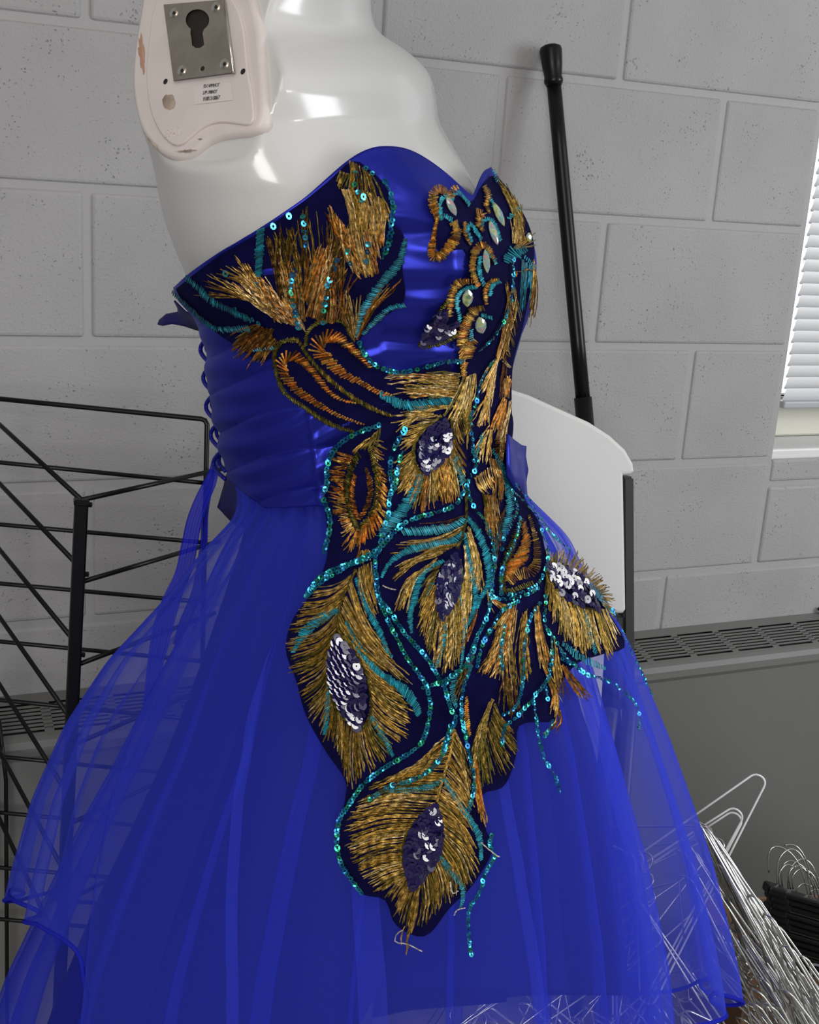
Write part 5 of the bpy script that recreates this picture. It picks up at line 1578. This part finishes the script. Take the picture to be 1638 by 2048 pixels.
for (x, y, an, ro) in ((1478, 1740, 63, 62), (1546, 1838, 66, 55), (1572, 1858, 64, 52), (1612, 1876, 66, 50), (1566, 1888, 68, 60), (1480, 1930, 62, 65), (1500, 1960, 60, 60), (1478, 1955, 66, 55), (1530, 1965, 60, 70), (1548, 1905, 70, 58), (1600, 1930, 64, 62), (1622, 1895, 62, 60), (1590, 1990, 66, 66), (1500, 1905, 64, 72), (1520, 1800, 62, 70), (1508, 1776, 62, 72), (1535, 1930, 60, 66), (1560, 1960, 65, 70)):
    place_hanger((x, y), an + R_.uniform(-3, 3), ro, .10 + R_.uniform(-.04, .04), 'silver wire hanger standing loose right of the dense leaning stack', GR, ME_H, d=1.43 + R_.uniform(-.03, .03))
GD = 'hangers packed along the bottom right edge'
for i in range(24):
    x = 1455 + 8 * i + R_.uniform(-10, 10); y = 1985 + R_.uniform(-50, 40)
    place_hanger((x, y), R_.choice((50, 58, 66, 84)) + R_.uniform(-6, 6), R_.uniform(50, 85), R_.uniform(-.02, .2), 'silver wire hanger packed low in the box at the bottom right', GD, ME_H, d=1.66 + R_.uniform(-.03, .06))

# black plastic trouser hangers with long steel hooks, stacked flat in the box
GP = 'black trouser hangers stacked in the box'
def clip_hanger(px, py, dep, hook, label):
    e = tag(empty('trouser_hanger'), label, 'hanger', GP)
    c = U(px, py, dep)
    bm = bmesh.new()
    Rm = Matrix((tuple(RT), tuple(FW * .9 + UP * .3), tuple(UP))).transposed()
    ax = RT * .96 - UP * .28; ax /= np.linalg.norm(ax); nz = FW; up2 = np.cross(ax, -nz)
    Rm = Matrix((tuple(ax), tuple(nz), tuple(np.cross(ax, nz)))).transposed()
    bm_box(bm, Vector(c + ax * .10), (.24, .028, .009), .003, 2, Rm)
    for s_ in (0, .2):
        bm_box(bm, Vector(c + ax * (s_ - .005)), (.03, .034, .015), .004, 2, Rm)
    from_bm('clip_bar', bm, M_BLACKM, e)
    P = [U(x, y, dep + .01) for x, y in hook]
    V, F = tube(cr([tuple(p) for p in P], 28), .0012, 6)
    mesh('hook', V, F, M_WIRE, e, True)
hooks = [[(1556, 1775), (1554, 1745), (1560, 1715), (1580, 1698), (1600, 1708), (1614, 1740), (1622, 1790)],
         [(1538, 1745), (1536, 1715), (1546, 1694), (1570, 1698), (1594, 1722), (1612, 1770), (1622, 1830)],
         [(1560, 1780), (1558, 1750), (1572, 1730), (1592, 1735)],
         [(1581, 1778), (1578, 1748), (1592, 1732), (1612, 1742), (1628, 1775)],
         [(1586, 1778), (1586, 1752), (1602, 1738), (1624, 1748), (1640, 1780)],
         [(1568, 1690), (1592, 1692), (1612, 1720), (1626, 1770), (1634, 1830)]]
poss = ['topmost', 'second from the top', 'third from the top', 'fourth from the top', 'fifth from the top', 'sixth from the top', 'added dark fill, seventh from the top', 'added dark fill, eighth from the top', 'added dark fill, ninth from the top', 'added dark fill, tenth from the top', 'added dark fill, eleventh from the top', 'added dark fill, lowest']
hooks = hooks + [[(x + 22 + 5 * k, y + 20 + 9 * k) for x, y in hooks[k]] for k in range(6)]  # the lower six are added to darken the inside of the box
for i, hk in enumerate(hooks):
    clip_hanger(1556 + (i % 3) * 4, 1782 + i * 13, 1.80 + .006 * i, hk, 'black plastic trouser hanger with steel hook, %s in its stack' % poss[i])

# cardboard box standing behind the pile
box = tag(empty('cardboard_box'), 'open brown cardboard box holding the black trouser hangers', 'box')
bc = U(1600, 1900, 1.98)
ztop = U(1560, 1865, 2.0)[2]
ca, sa = math.cos(-.25), math.sin(-.25)
ex = np.array([ca, sa, 0]); ey = np.array([-sa, ca, 0])
p0 = U(1519, 1820, 1.86); p0[2] = 0
W_, D_, Hh = .42, .20, ztop
def panel(name, a, b, h, th=.005):
    d = b - a; L_ = np.linalg.norm(d[:2]); c = (a + b) / 2; c[2] = h / 2
    bm = bmesh.new()
    Rm = Matrix.Rotation(math.atan2(d[1], d[0]), 3, 'Z')
    bm_box(bm, Vector(c), (L_, th, h), .001, 1, Rm)
    from_bm(name, bm, M_CARD, box)
q0 = p0.copy(); q1 = p0 + ex * W_; q2 = q1 + ey * D_; q3 = p0 + ey * D_
panel('side_panel', q0, q3, Hh); panel('side_panel', q1, q2, Hh); panel('back_panel', q3, q2, Hh); panel('front_panel', q0, q1, Hh - .2)
bm = bmesh.new(); bm_box(bm, Vector((q0 + q2) / 2 + np.array([0, 0, .006])), (W_, D_, .006), 0, 1, Matrix.Rotation(-.25, 3, 'Z')); from_bm('base_panel', bm, M_CARD, box)
# shallow open carton that the pile of wire hangers stands in
box = tag(empty('shallow_carton'), 'shallow open brown carton under the pile of silver wire hangers', 'box')
a_ = U(1200, 2300, 1.50); b_ = U(1640, 2040, 2.02)
q0 = np.array([a_[0] - .12, a_[1] - .12, 0]); q1 = np.array([b_[0] + .10, a_[1] - .12, 0]); q2 = np.array([b_[0] + .10, b_[1] - .06, 0]); q3 = np.array([a_[0] - .12, b_[1] - .06, 0])
hh = b_[2]
panel('side_panel', q0, q3, hh); panel('side_panel', q1, q2, hh); panel('back_panel', q3, q2, hh); panel('front_panel', q0, q1, hh)
bm = bmesh.new(); bm_box(bm, Vector((q0 + q2) / 2 + np.array([0, 0, .006])), (abs(q1[0] - q0[0]), abs(q2[1] - q1[1]), .006)); from_bm('base_panel', bm, M_CARD, box)
print('CARTON', q0, q2, hh)
# ------------------------------------------------------------------ give every thing its base point
bpy.context.view_layer.update()
for o in list(COL.objects):
    if o.type == 'EMPTY' and o.parent is None:
        pts = []
        def walk(q):
            for c in q.children:
                if c.type in ('MESH', 'FONT'):
                    pts.extend(c.matrix_world @ Vector(k) for k in c.bound_box)
                walk(c)
        walk(o)
        if not pts: bpy.data.objects.remove(o); continue
        lo = [min(p[i] for p in pts) for i in range(3)]; hi = [max(p[i] for p in pts) for i in range(3)]
        base = Vector(((lo[0] + hi[0]) / 2, (lo[1] + hi[1]) / 2, lo[2]))
        o.location = base
        for c in o.children:
            c.matrix_parent_inverse = Matrix.Translation(-base)
bpy.context.view_layer.update()
